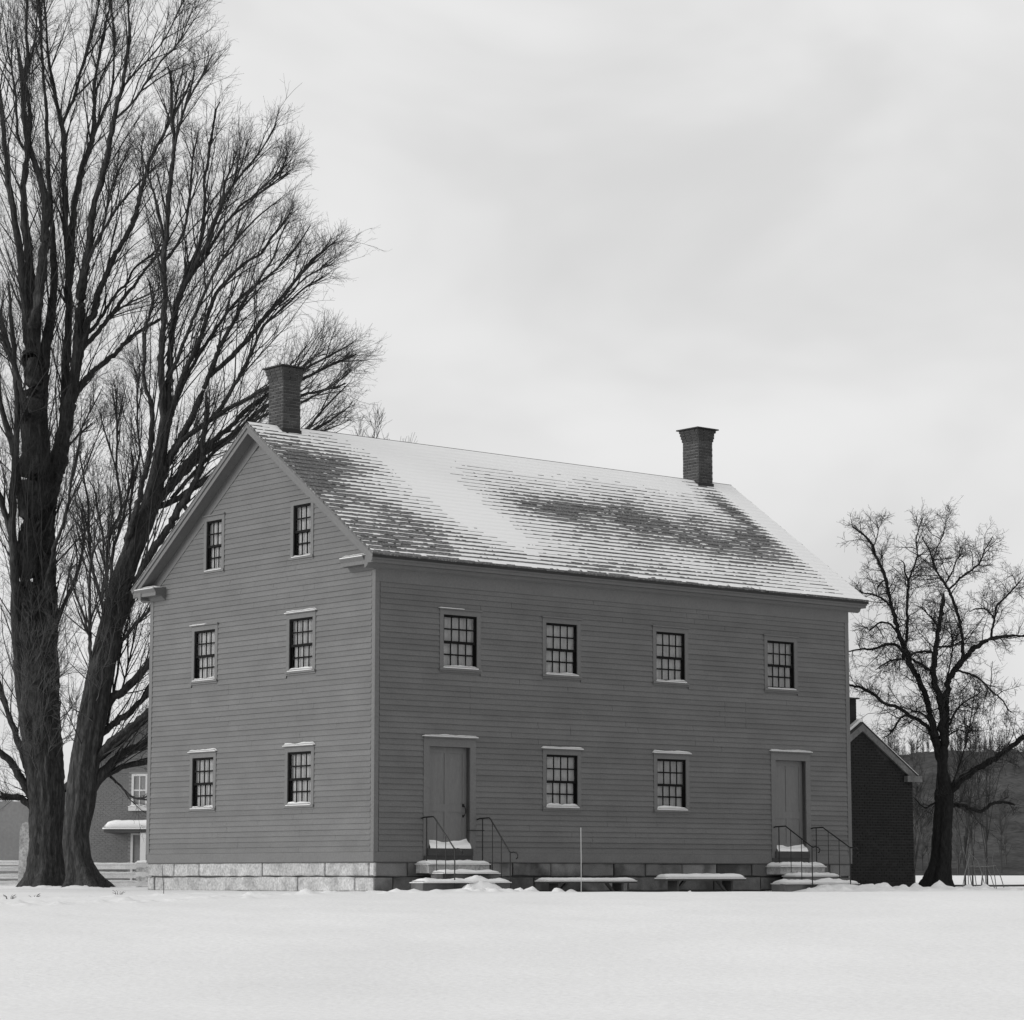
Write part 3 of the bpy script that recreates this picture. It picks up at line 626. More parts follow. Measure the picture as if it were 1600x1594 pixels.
def railing(x, zt, zl, o0, o1, label, hook=False, rz0=-0.02):
    t = at_house('iron_railing', x, -o0); tag(t, label, 'railing', 'wrought iron railings beside the front steps')
    T = lambda a, b, c: (a, -b + o0, c + S)
    bend = o0 + 0.25 if True else 0
    top = MB(T)
    curl = [(0, o1 + 0.10 + 0.0, zl + 0.01), (0, o1 + 0.20, zl - 0.005), (0, o1 + 0.26, zl - 0.05), (0, o1 + 0.255, zl - 0.11), (0, o1 + 0.21, zl - 0.135)]
    pts = [(0, 0.02, zt - 0.02), (0, 0.08, zt), (0, bend - 0.02, zt + 0.012), (0, bend + 0.03, zt - 0.02), (0, o1 - 0.02, zl + 0.02), (0, o1 + 0.04, zl)] + curl
    top.tube(pts, 0.0165, 8); top.build('handrail', M['iron'], t)
    zr = lambda o: zt if o < bend else zt + (zl - zt) * (o - bend) / (o1 - bend)
    foot = lambda o: -0.03 if o < 0.44 else (-0.22 if o < 0.8 else (-0.42 if o < 1.14 else -0.66))
    for k, o in enumerate((o0, o0 + (o1 - o0) * 0.36, o0 + (o1 - o0) * 0.68, o1)):
        p = MB(T); r = 0.014 if k in (0, 3) else 0.0095
        p.tube([(0, o, foot(o)), (0, o, zr(o) - 0.005)], r, 8); p.build('post' if k in (0, 3) else 'baluster', M['iron'], t)
    if hook:
        h = MB(T); h.tube([(-0.30, 0.03, 0.70), (0.05, 0.10, 0.70), (0.05, o0, 0.70)], 0.011, 6); h.build('bracket', M['iron'], t)
railing(1.30, 0.97, 0.265, 0.2, 1.19, 'iron railing on the left side of the left door steps')
railing(2.89, 0.965, 0.20, 0.2, 1.165, 'iron railing on the right side of the left door steps, ending in a scroll', hook=True)
railing(12.33, 0.895, 0.385, 0.2, 1.31, 'iron railing on the left side of the right door steps')
railing(13.655, 0.88, 0.38, 0.2, 1.33, 'iron railing on the right side of the right door steps beside the far corner')
def bench(x0, x1, zt, sh, label):
    t = at_house('bench', (x0 + x1) / 2, -0.9); tag(t, label, 'bench', 'low benches along the front wall')
    L = (x1 - x0) / 2; z = zt + S; w = 0.19
    s = MB(); s.box(-L, L, -w, w, z - 0.045, z); s.build('seat', M['wood'], t)
    for sg in (-1, 1):
        xx = sg * (L - 0.42); g = MB(); g.box(xx - 0.03, xx + 0.03, -w + 0.03, w - 0.03, -0.20, z - 0.046)
        g.build('leg', M['wood'], t)
        b = MB(); c = xx - sg * 0.033
        b.prism([(c - sg * 0.36, z - 0.047), (c - sg * 0.28, z - 0.047), (c, z - 0.30), (c, z - 0.38)], lambda p, q, d: (p, d, q), -0.035, 0.035); b.build('brace', M['wood'], t)
    n = MB(); snow_cap(n, -L + 0.01, L - 0.01, -w, w, z, sh, edge=0.17, seed=x0, rough=0.22, na=44, nb=10); n.build('snow', M['snow'], t, True)
bench(3.99, 6.75, -0.425, 0.07, 'low wooden bench topped with a flat layer of snow, nearer the left door')
bench(7.66, 10.27, -0.37, 0.11, 'low wooden bench topped with a rounded heap of snow, nearer the right door')

st = empty('marker_stake', (1.354, 53.5, gz(1.354, 53.5) - 0.3)); tag(st, 'thin pale marker stake standing in the snow before the left bench', 'stake')
b = MB(); b.tube([(0, 0, 0), (0.004, 0, 0.9), (0.0, 0, 1.303 - gz(1.354, 53.5) + 0.3)], 0.0075, 8); b.build('rod', M['stake'], st)
tg = empty('plant_stem', (-7.11, 54.4, gz(-7.11, 54.4) - 0.05)); tag(tg, 'single thin dry stem rising from the snow before the left end of the stone foundation', 'plant')
b = MB(); b.tube([(0, 0, 0), (0.0, 0, 0.2), (-0.03, 0.01, 0.42), (-0.035, 0, 0.62)], [0.008, 0.007, 0.006, 0.004], 5); b.build('stem', M['twig'], tg)

for k, (x, y, n_, lab) in enumerate(((-9.6, 51.0, 9, 'small dark tuft of dry grass poking through the snow at the far left edge'), (-9.25, 51.6, 6, 'tiny tuft of dry grass just right of the leftmost tuft in the snow'), (-7.9, 53.6, 8, 'little tuft of dry grass in the snow before the leaning maple'))):
    g0 = empty('grass_tuft', (x, y, gz(x, y) - 0.03)); tag(g0, lab, 'grass', 'dry grass tufts in the snow'); g = MB()
    for i in range(n_): a_ = random.uniform(0, 6.28); l = random.uniform(0.05, 0.13); g.tube([(0.05 * math.cos(a_), 0.05 * math.sin(a_), 0), (0.07 * math.cos(a_), 0.07 * math.sin(a_), l * 0.7), (0.13 * math.cos(a_), 0.13 * math.sin(a_), l)], [0.006, 0.005, 0.003], 4)
    g.build('blades', M['twig'], g0)

# ------------------------------------------------------------------ bare trees
LEFT_MAPLE = [
('T',[(-0,0,-0.13,0.606),(0,0,0.42,0.514),(-0.01,0,1.06,0.477),(-0.03,0,1.78,0.459),(-0.05,0,2.5,0.496),(-0.17,0,3.78,0.551),(-0.3,0,4.88,0.569),(-0.37,0,5.98,0.477),(-0.41,0,6.9,0.312),(-0.45,0,7.82,0.126)]),
('L',[(-0.31,0,4.98,0.367),(-0.49,0,5.06,0.367),(-0.62,-0.06,6.34,0.33),(-0.7,-0.13,7.62,0.302),(-0.74,-0.19,8.91,0.284),(-0.68,-0.27,10.39,0.293),(-0.63,-0.32,11.41,0.402),(-0.62,-0.34,11.97,0.384),(-0.67,-0.39,12.8,0.283),(-0.67,-0.47,14.48,0.274),(-0.75,-0.54,15.98,0.246)]),
('S1',[(-0.29,0,4.78,0.239),(-0.34,0,4.88,0.239),(-0.41,0.09,6.35,0.166),(-0.48,0.18,7.84,0.15),(-0.51,0.26,9.34,0.143),(-0.49,0.35,10.85,0.127),(-0.45,0.44,12.37,0.111),(-0.54,0.53,13.9,0.095),(-0.7,0.62,15.45,0.072),(-0.72,0.71,17.01,0.056),(-0.58,0.79,18.57,0.04),(-0.55,0.87,19.96,0.032)]),
('S2',[(-0.49,0,5.06,0.189),(-0.67,0,4.69,0.189),(-0.89,-0.2,6.33,0.157),(-0.99,-0.38,7.79,0.141),(-1.04,-0.55,9.24,0.125),(-1.1,-0.73,10.7,0.109),(-1.03,-0.91,12.16,0.094),(-0.98,-1.08,13.62,0.078),(-1.06,-1.26,15.08,0.062),(-1.18,-1.44,16.54,0.046),(-1.29,-1.61,18,0.031)]),
('S3',[(-0.32,0,5.08,0.126),(0.13,0,5.24,0.126),(0.05,0.15,6.54,0.111),(-0.02,0.31,7.85,0.103),(-0.12,0.46,9.17,0.095),(-0.17,0.62,10.51,0.088),(-0.11,0.75,11.66,0.08),(-0.05,0.88,12.82,0.064),(-0,1.02,13.99,0.048)]),
('La',[(-0.71,-0.5,15.16,0.274),(-0.89,0.62,15.45,0.278),(-0.94,0.45,17.14,0.167),(-1.03,0.32,18.46,0.127),(-1.17,0.2,19.73,0.103),(-1.17,0.1,20.73,0.087),(-1.09,0.01,21.68,0.079),(-1.21,-0.08,22.62,0.071),(-1.23,-0.14,23.19,0.071),(-1.18,-0.19,23.76,0.063),(-1.1,-0.24,24.25,0.047),(-1.13,-0.34,25.32,0.031),(-1.08,-0.45,26.42,0.024),(-1.04,-0.45,28.19,0.013)]),
('Lx',[(-1.2,-0.17,23.55,0.047),(-1.17,-0.19,23.66,0.047),(-1,-0.12,24.41,0.039),(-0.91,-0.06,25.12,0.028),(-0.89,0.06,26.4,0.02),(-0.82,0.06,28.18,0.013)]),
('Lb',[(-0.92,0.51,16.53,0.159),(-0.63,-0.54,16.35,0.157),(-0.47,-0.26,18.32,0.142),(-0.48,-0.08,19.66,0.126),(-0.65,0.05,20.62,0.103),(-0.92,0.16,21.33,0.079),(-1.09,0.23,21.81,0.071),(-1.07,0.33,22.59,0.056),(-1.19,0.44,23.36,0.04),(-1.45,0.58,24.39,0.032),(-1.65,0.72,25.43,0.024)]),
('Ld',[(-0.71,-0.5,15.16,0.125),(-1.01,0.62,15.45,0.127),(-1.1,0.29,17.11,0.111),(-1.2,0.03,18.39,0.103),(-1.37,-0.2,19.49,0.095),(-1.51,-0.38,20.41,0.086),(-1.61,-0.57,21.32,0.071),(-1.71,-0.79,22.42,0.055),(-1.84,-1.08,23.87,0.039),(-1.9,-1.34,25.14,0.023),(-2.04,-1.34,26.89,0.012)]),
('Le',[(-1.11,0.04,21.42,0.047),(-1.14,0.01,21.58,0.047),(-1.4,0.13,21.98,0.047),(-1.47,0.31,22.66,0.04),(-1.56,0.5,23.38,0.032),(-1.71,0.69,24.13,0.028),(-1.9,0.89,24.89,0.024),(-2.08,1.11,25.76,0.016),(-2.39,1.11,27.54,0.013)]),
('Lf',[(-0.65,-0.37,12.5,0.11),(-0.79,-0.39,12.61,0.11),(-1.07,-0.09,14.17,0.095),(-1.35,0.1,15.16,0.079),(-1.68,0.29,16.15,0.063),(-2.1,0.55,17.55,0.048),(-2.6,0.89,19.38,0.032)]),
('Lg',[(-0.97,-0.2,13.6,0.079),(-0.73,-1.08,13.62,0.078),(-0.92,-1.37,14.5,0.07),(-1.18,-1.6,15.2,0.054),(-1.48,-1.84,15.89,0.039),(-1.84,-2.2,16.93,0.023)]),
('Lh',[(-0.67,-0.28,10.58,0.126),(-0.79,-0.73,10.7,0.125),(-1.13,-0.28,12.26,0.102),(-1.49,0.06,13.44,0.087),(-1.96,0.4,14.64,0.063),(-2.62,0.87,16.27,0.04)]),
('Li',[(-0.73,-0.19,8.8,0.126),(-0.85,-0.19,8.91,0.126),(-1.07,-0.48,9.81,0.102),(-1.37,-0.82,10.87,0.078),(-1.79,-1.24,12.11,0.062),(-2.21,-1.7,13.51,0.039)]),
('R',[(-0.32,0,5.08,0.312),(-0.13,0,5.24,0.312),(-0.17,0.09,7.09,0.276),(-0.27,0.18,8.96,0.258),(-0.31,0.25,10.27,0.249),(-0.29,0.3,11.41,0.295),(-0.22,0.34,12.17,0.332)]),
('Ra',[(-0.3,0.28,10.89,0.295),(-0.37,0.35,11.04,0.295),(-0.55,0.52,12.76,0.259),(-0.63,0.63,13.92,0.241),(-0.58,0.78,15.48,0.175),(-0.44,0.89,16.66,0.128),(-0.37,1,17.84,0.104),(-0.46,1.11,19.04,0.08),(-0.59,1.24,20.44,0.072),(-0.72,1.37,21.86,0.056),(-0.82,1.49,23.28,0.04),(-0.99,1.62,24.72,0.032),(-1.13,1.77,26.38,0.024),(-1.27,1.77,28.2,0.013)]),
('Rb',[(-0.28,0.31,11.47,0.277),(-0.26,0.75,11.66,0.278),(-0.11,0.7,12.13,0.259),(0.05,0.62,12.97,0.241),(0.23,0.52,13.9,0.175),(0.36,0.45,14.65,0.151),(0.47,0.36,15.59,0.143),(0.53,0.26,16.53,0.143),(0.6,0.17,17.46,0.142),(0.71,0.1,18.22,0.111),(0.8,0.04,18.78,0.103),(0.87,-0.03,19.53,0.095),(1,-0.09,20.1,0.087),(1.13,-0.13,20.47,0.087),(1.32,-0.21,21.32,0.079),(1.44,-0.28,22.04,0.071),(1.61,-0.37,22.92,0.063),(1.74,-0.41,23.28,0.055),(1.81,-0.46,23.87,0.047),(1.92,-0.54,24.63,0.035),(1.94,-0.59,25.1,0.027),(1.87,-0.7,26.33,0.02),(1.76,-0.7,28.1,0.013)]),
('Rb1',[(1.69,-0.39,23.15,0.039),(1.7,-0.41,23.26,0.039),(1.94,-0.31,23.63,0.031),(2.19,-0.21,23.99,0.028),(2.51,-0.09,24.38,0.024),(2.91,0.09,25.02,0.02),(3.3,0.32,25.99,0.016),(4.06,0.32,27.58,0.013)]),
('Rb2',[(1.52,-0.32,22.44,0.039),(1.64,-0.37,22.5,0.039),(2.09,-0.55,22.87,0.035),(2.48,-0.74,23.39,0.031),(2.97,-0.98,24,0.027),(3.4,-1.15,24.37,0.023),(3.91,-1.41,25.02,0.015),(4.83,-1.41,26.46,0.012)]),
('Rc',[(-0.09,0.8,12.08,0.144),(-0,0.7,12.13,0.143),(0.02,0.88,13.96,0.12),(0.05,1.02,15.53,0.112),(0.07,1.13,16.71,0.104),(0.03,1.23,17.7,0.096),(-0.03,1.32,18.7,0.088),(-0.15,1.43,19.9,0.088),(-0.25,1.54,21.11,0.081),(-0.29,1.63,22.13,0.073),(-0.38,1.69,22.84,0.065),(-0.54,1.75,23.48,0.048),(-0.68,1.81,24.14,0.04),(-0.84,1.87,24.8,0.032),(-0.96,1.96,25.84,0.024),(-1.09,2.08,27.09,0.016),(-1.25,2.08,28.92,0.013)]),
('Rc2',[(-0.35,1.68,22.65,0.056),(-0.38,1.69,22.75,0.057),(-0.2,1.6,23.21,0.048),(0,1.51,23.59,0.048),(0.16,1.4,24.15,0.04),(0.3,1.31,24.62,0.04),(0.4,1.25,24.9,0.036),(0.54,1.15,25.37,0.032),(0.68,1.06,25.84,0.024),(0.81,0.91,26.59,0.02),(1.03,0.91,28.37,0.013)]),
('Rc3',[(0.34,1.28,24.72,0.032),(0.37,1.25,24.8,0.032),(0.64,1.39,25.25,0.024),(0.87,1.51,25.65,0.02),(1.08,1.63,26.05,0.016),(2.02,1.63,27.56,0.013)]),
('Rd',[(0.05,1.18,17.16,0.112),(0.02,1.23,17.31,0.112),(0.02,1.48,18.74,0.105),(0.03,1.7,19.97,0.097),(0.12,1.86,20.86,0.089),(0.22,2,21.59,0.081),(0.37,2.08,22.06,0.081),(0.49,2.21,22.79,0.065),(0.49,2.34,23.53,0.057),(0.44,2.45,24.17,0.049),(0.49,2.55,24.71,0.041),(0.55,2.64,25.24,0.037),(0.67,2.77,26,0.029),(0.81,2.98,27.19,0.021),(1.09,2.98,29.01,0.013)]),
('Rd2',[(0.37,2.08,22.06,0.057),(0.43,2.08,22.16,0.057),(0.66,1.97,22.92,0.049),(1.01,1.85,23.69,0.04),(1.11,1.79,24.07,0.04),(1.15,1.73,24.45,0.032),(1.17,1.64,25.13,0.028),(1.15,1.53,25.89,0.02),(1.02,1.39,26.85,0.016),(0.74,1.39,28.65,0.013)]),
('Rd3',[(0.47,2.39,23.82,0.033),(0.45,2.45,23.97,0.033),(0.61,2.6,24.52,0.029),(0.88,2.8,25.25,0.025),(1.07,2.99,25.97,0.016)]),
('Re',[(0.33,0.46,14.51,0.119),(0.36,0.45,14.65,0.119),(0.58,0.35,15.59,0.111),(0.76,0.28,16.37,0.103),(0.99,0.23,16.77,0.095),(1.08,0.17,17.35,0.087),(1.34,0.12,17.85,0.079),(1.5,0.07,18.29,0.071),(1.73,0.03,18.68,0.071),(1.97,-0.02,19.13,0.063),(2.16,-0.07,19.56,0.063),(2.29,-0.12,20.09,0.055),(2.42,-0.18,20.65,0.055),(2.55,-0.23,21.12,0.047),(2.75,-0.27,21.56,0.039),(3,-0.32,22.01,0.039),(3.2,-0.37,22.44,0.031),(3.43,-0.41,22.81,0.031),(3.67,-0.46,23.28,0.024),(3.86,-0.52,23.81,0.016)]),
('Rf',[(0.69,0.3,16.09,0.063),(0.77,0.28,16.14,0.063),(0.94,0.35,16.31,0.056),(1.29,0.55,16.93,0.048),(1.56,0.72,17.47,0.04),(1.8,0.81,17.7,0.04),(2,0.97,18.22,0.032),(2.32,1.09,18.53,0.032),(2.74,1.27,18.98,0.024),(3.08,1.43,19.47,0.016)]),
('Rg',[(0.61,0.34,15.73,0.079),(0.69,0.35,15.78,0.079),(1.06,0.44,16.2,0.071),(1.31,0.5,16.58,0.064),(1.55,0.56,16.9,0.064),(1.76,0.62,17.26,0.056),(2.05,0.69,17.64,0.048),(2.3,0.76,18.06,0.04),(2.55,0.82,18.38,0.032),(2.91,0.9,18.83,0.024),(3.18,0.96,19.2,0.016)]),
('Rg2',[(1.57,0.56,16.88,0.032),(1.82,0.51,17,0.032),(2.09,0.45,17.14,0.028),(2.5,0.36,17.29,0.024),(2.84,0.29,17.45,0.02),(3.15,0.22,17.66,0.016)]),
('Rh',[(0.21,0.53,13.82,0.111),(0.29,0.52,13.9,0.111),(0.38,0.6,14.3,0.103),(0.5,0.65,14.54,0.096),(0.81,0.76,14.98,0.088),(1.15,0.85,15.34,0.072),(1.47,0.94,15.63,0.064),(1.72,1.01,15.91,0.056),(1.97,1.08,16.2,0.048),(2.4,1.19,16.53,0.04),(2.73,1.26,16.74,0.032),(3.02,1.34,16.99,0.016)]),
('Ri',[(0.64,0.15,17.74,0.063),(0.63,0.17,17.85,0.063),(0.84,-0,18.38,0.055),(1.14,-0.18,18.9,0.047),(1.45,-0.35,19.36,0.039),(1.69,-0.48,19.72,0.039),(2,-0.62,20.04,0.031),(2.45,-0.81,20.48,0.027),(2.84,-0.96,20.82,0.023),(3.17,-1.09,21.08,0.016)]),
('Ri2',[(1.03,-0.12,18.71,0.039),(1.12,-0.18,18.73,0.039),(1.23,-0.01,19.34,0.032),(1.33,0.21,20.18,0.028),(1.51,0.42,20.91,0.024),(1.76,0.6,21.55,0.02),(1.91,0.78,22.18,0.016)]),
('M1',[(-0.05,0,2.5,0.142),(-0.47,0,2.6,0.142),(-0.71,-0.15,3.01,0.118),(-0.98,-0.32,3.47,0.11),(-1.29,-0.46,3.8,0.094),(-1.8,-0.65,4.11,0.063)]),
('M2',[(-0.47,0,2.6,0.126),(-0.42,0,2.29,0.126),(-0.66,-0.14,2.5,0.095),(-0.93,-0.26,2.57,0.087),(-1.27,-0.4,2.57,0.071),(-1.76,-0.63,2.45,0.047)]),
('M3',[(-0.64,-0.11,2.9,0.11),(-0.53,-0.15,3.14,0.11),(-0.75,-0.01,3.78,0.095),(-1.01,0.12,4.41,0.079),(-1.27,0.25,5.04,0.071),(-1.63,0.45,6.01,0.048),(-1.99,0.75,7.52,0.032)]),
('Sn',[(-0.25,0,4.48,0.055),(0.18,0,4.69,0.055),(0.26,-0.11,5.05,0.047),(0.4,-0.26,5.52,0.031)]),
('Rj',[(0.01,0.24,7.26,0.079),(0.06,0.09,7.37,0.079),(0.19,0.35,8,0.063),(0.43,0.61,8.63,0.056),(0.57,0.83,9.18,0.044),(0.65,1.07,9.81,0.036),(0.65,1.29,10.41,0.032),(0.53,1.51,11.01,0.024),(0.52,1.73,11.61,0.016)]),
('Rk',[(-0.47,0.17,7.7,0.055),(-0.37,0,7.82,0.055),(-0.17,-0.42,8.61,0.063),(0.05,-0.75,9.22,0.063),(0.2,-1.03,9.74,0.055),(0.41,-1.26,10.11,0.047),(0.57,-1.52,10.59,0.046),(0.67,-1.69,10.9,0.039),(0.78,-1.98,11.42,0.038),(0.93,-2.22,11.84,0.038),(1.05,-2.48,12.31,0.031),(1.13,-2.68,12.68,0.027),(1.3,-2.89,13.02,0.023),(1.65,-3.21,13.53,0.019),(2.05,-3.64,14.21,0.015)]),
('Rl',[(-0.04,0.66,12.51,0.048),(-0.05,0.88,12.67,0.048),(0.06,0.93,12.79,0.04),(0.26,1.02,12.99,0.036),(0.47,1.12,13.28,0.032),(0.69,1.21,13.49,0.024),(0.99,1.34,13.85,0.016)])]
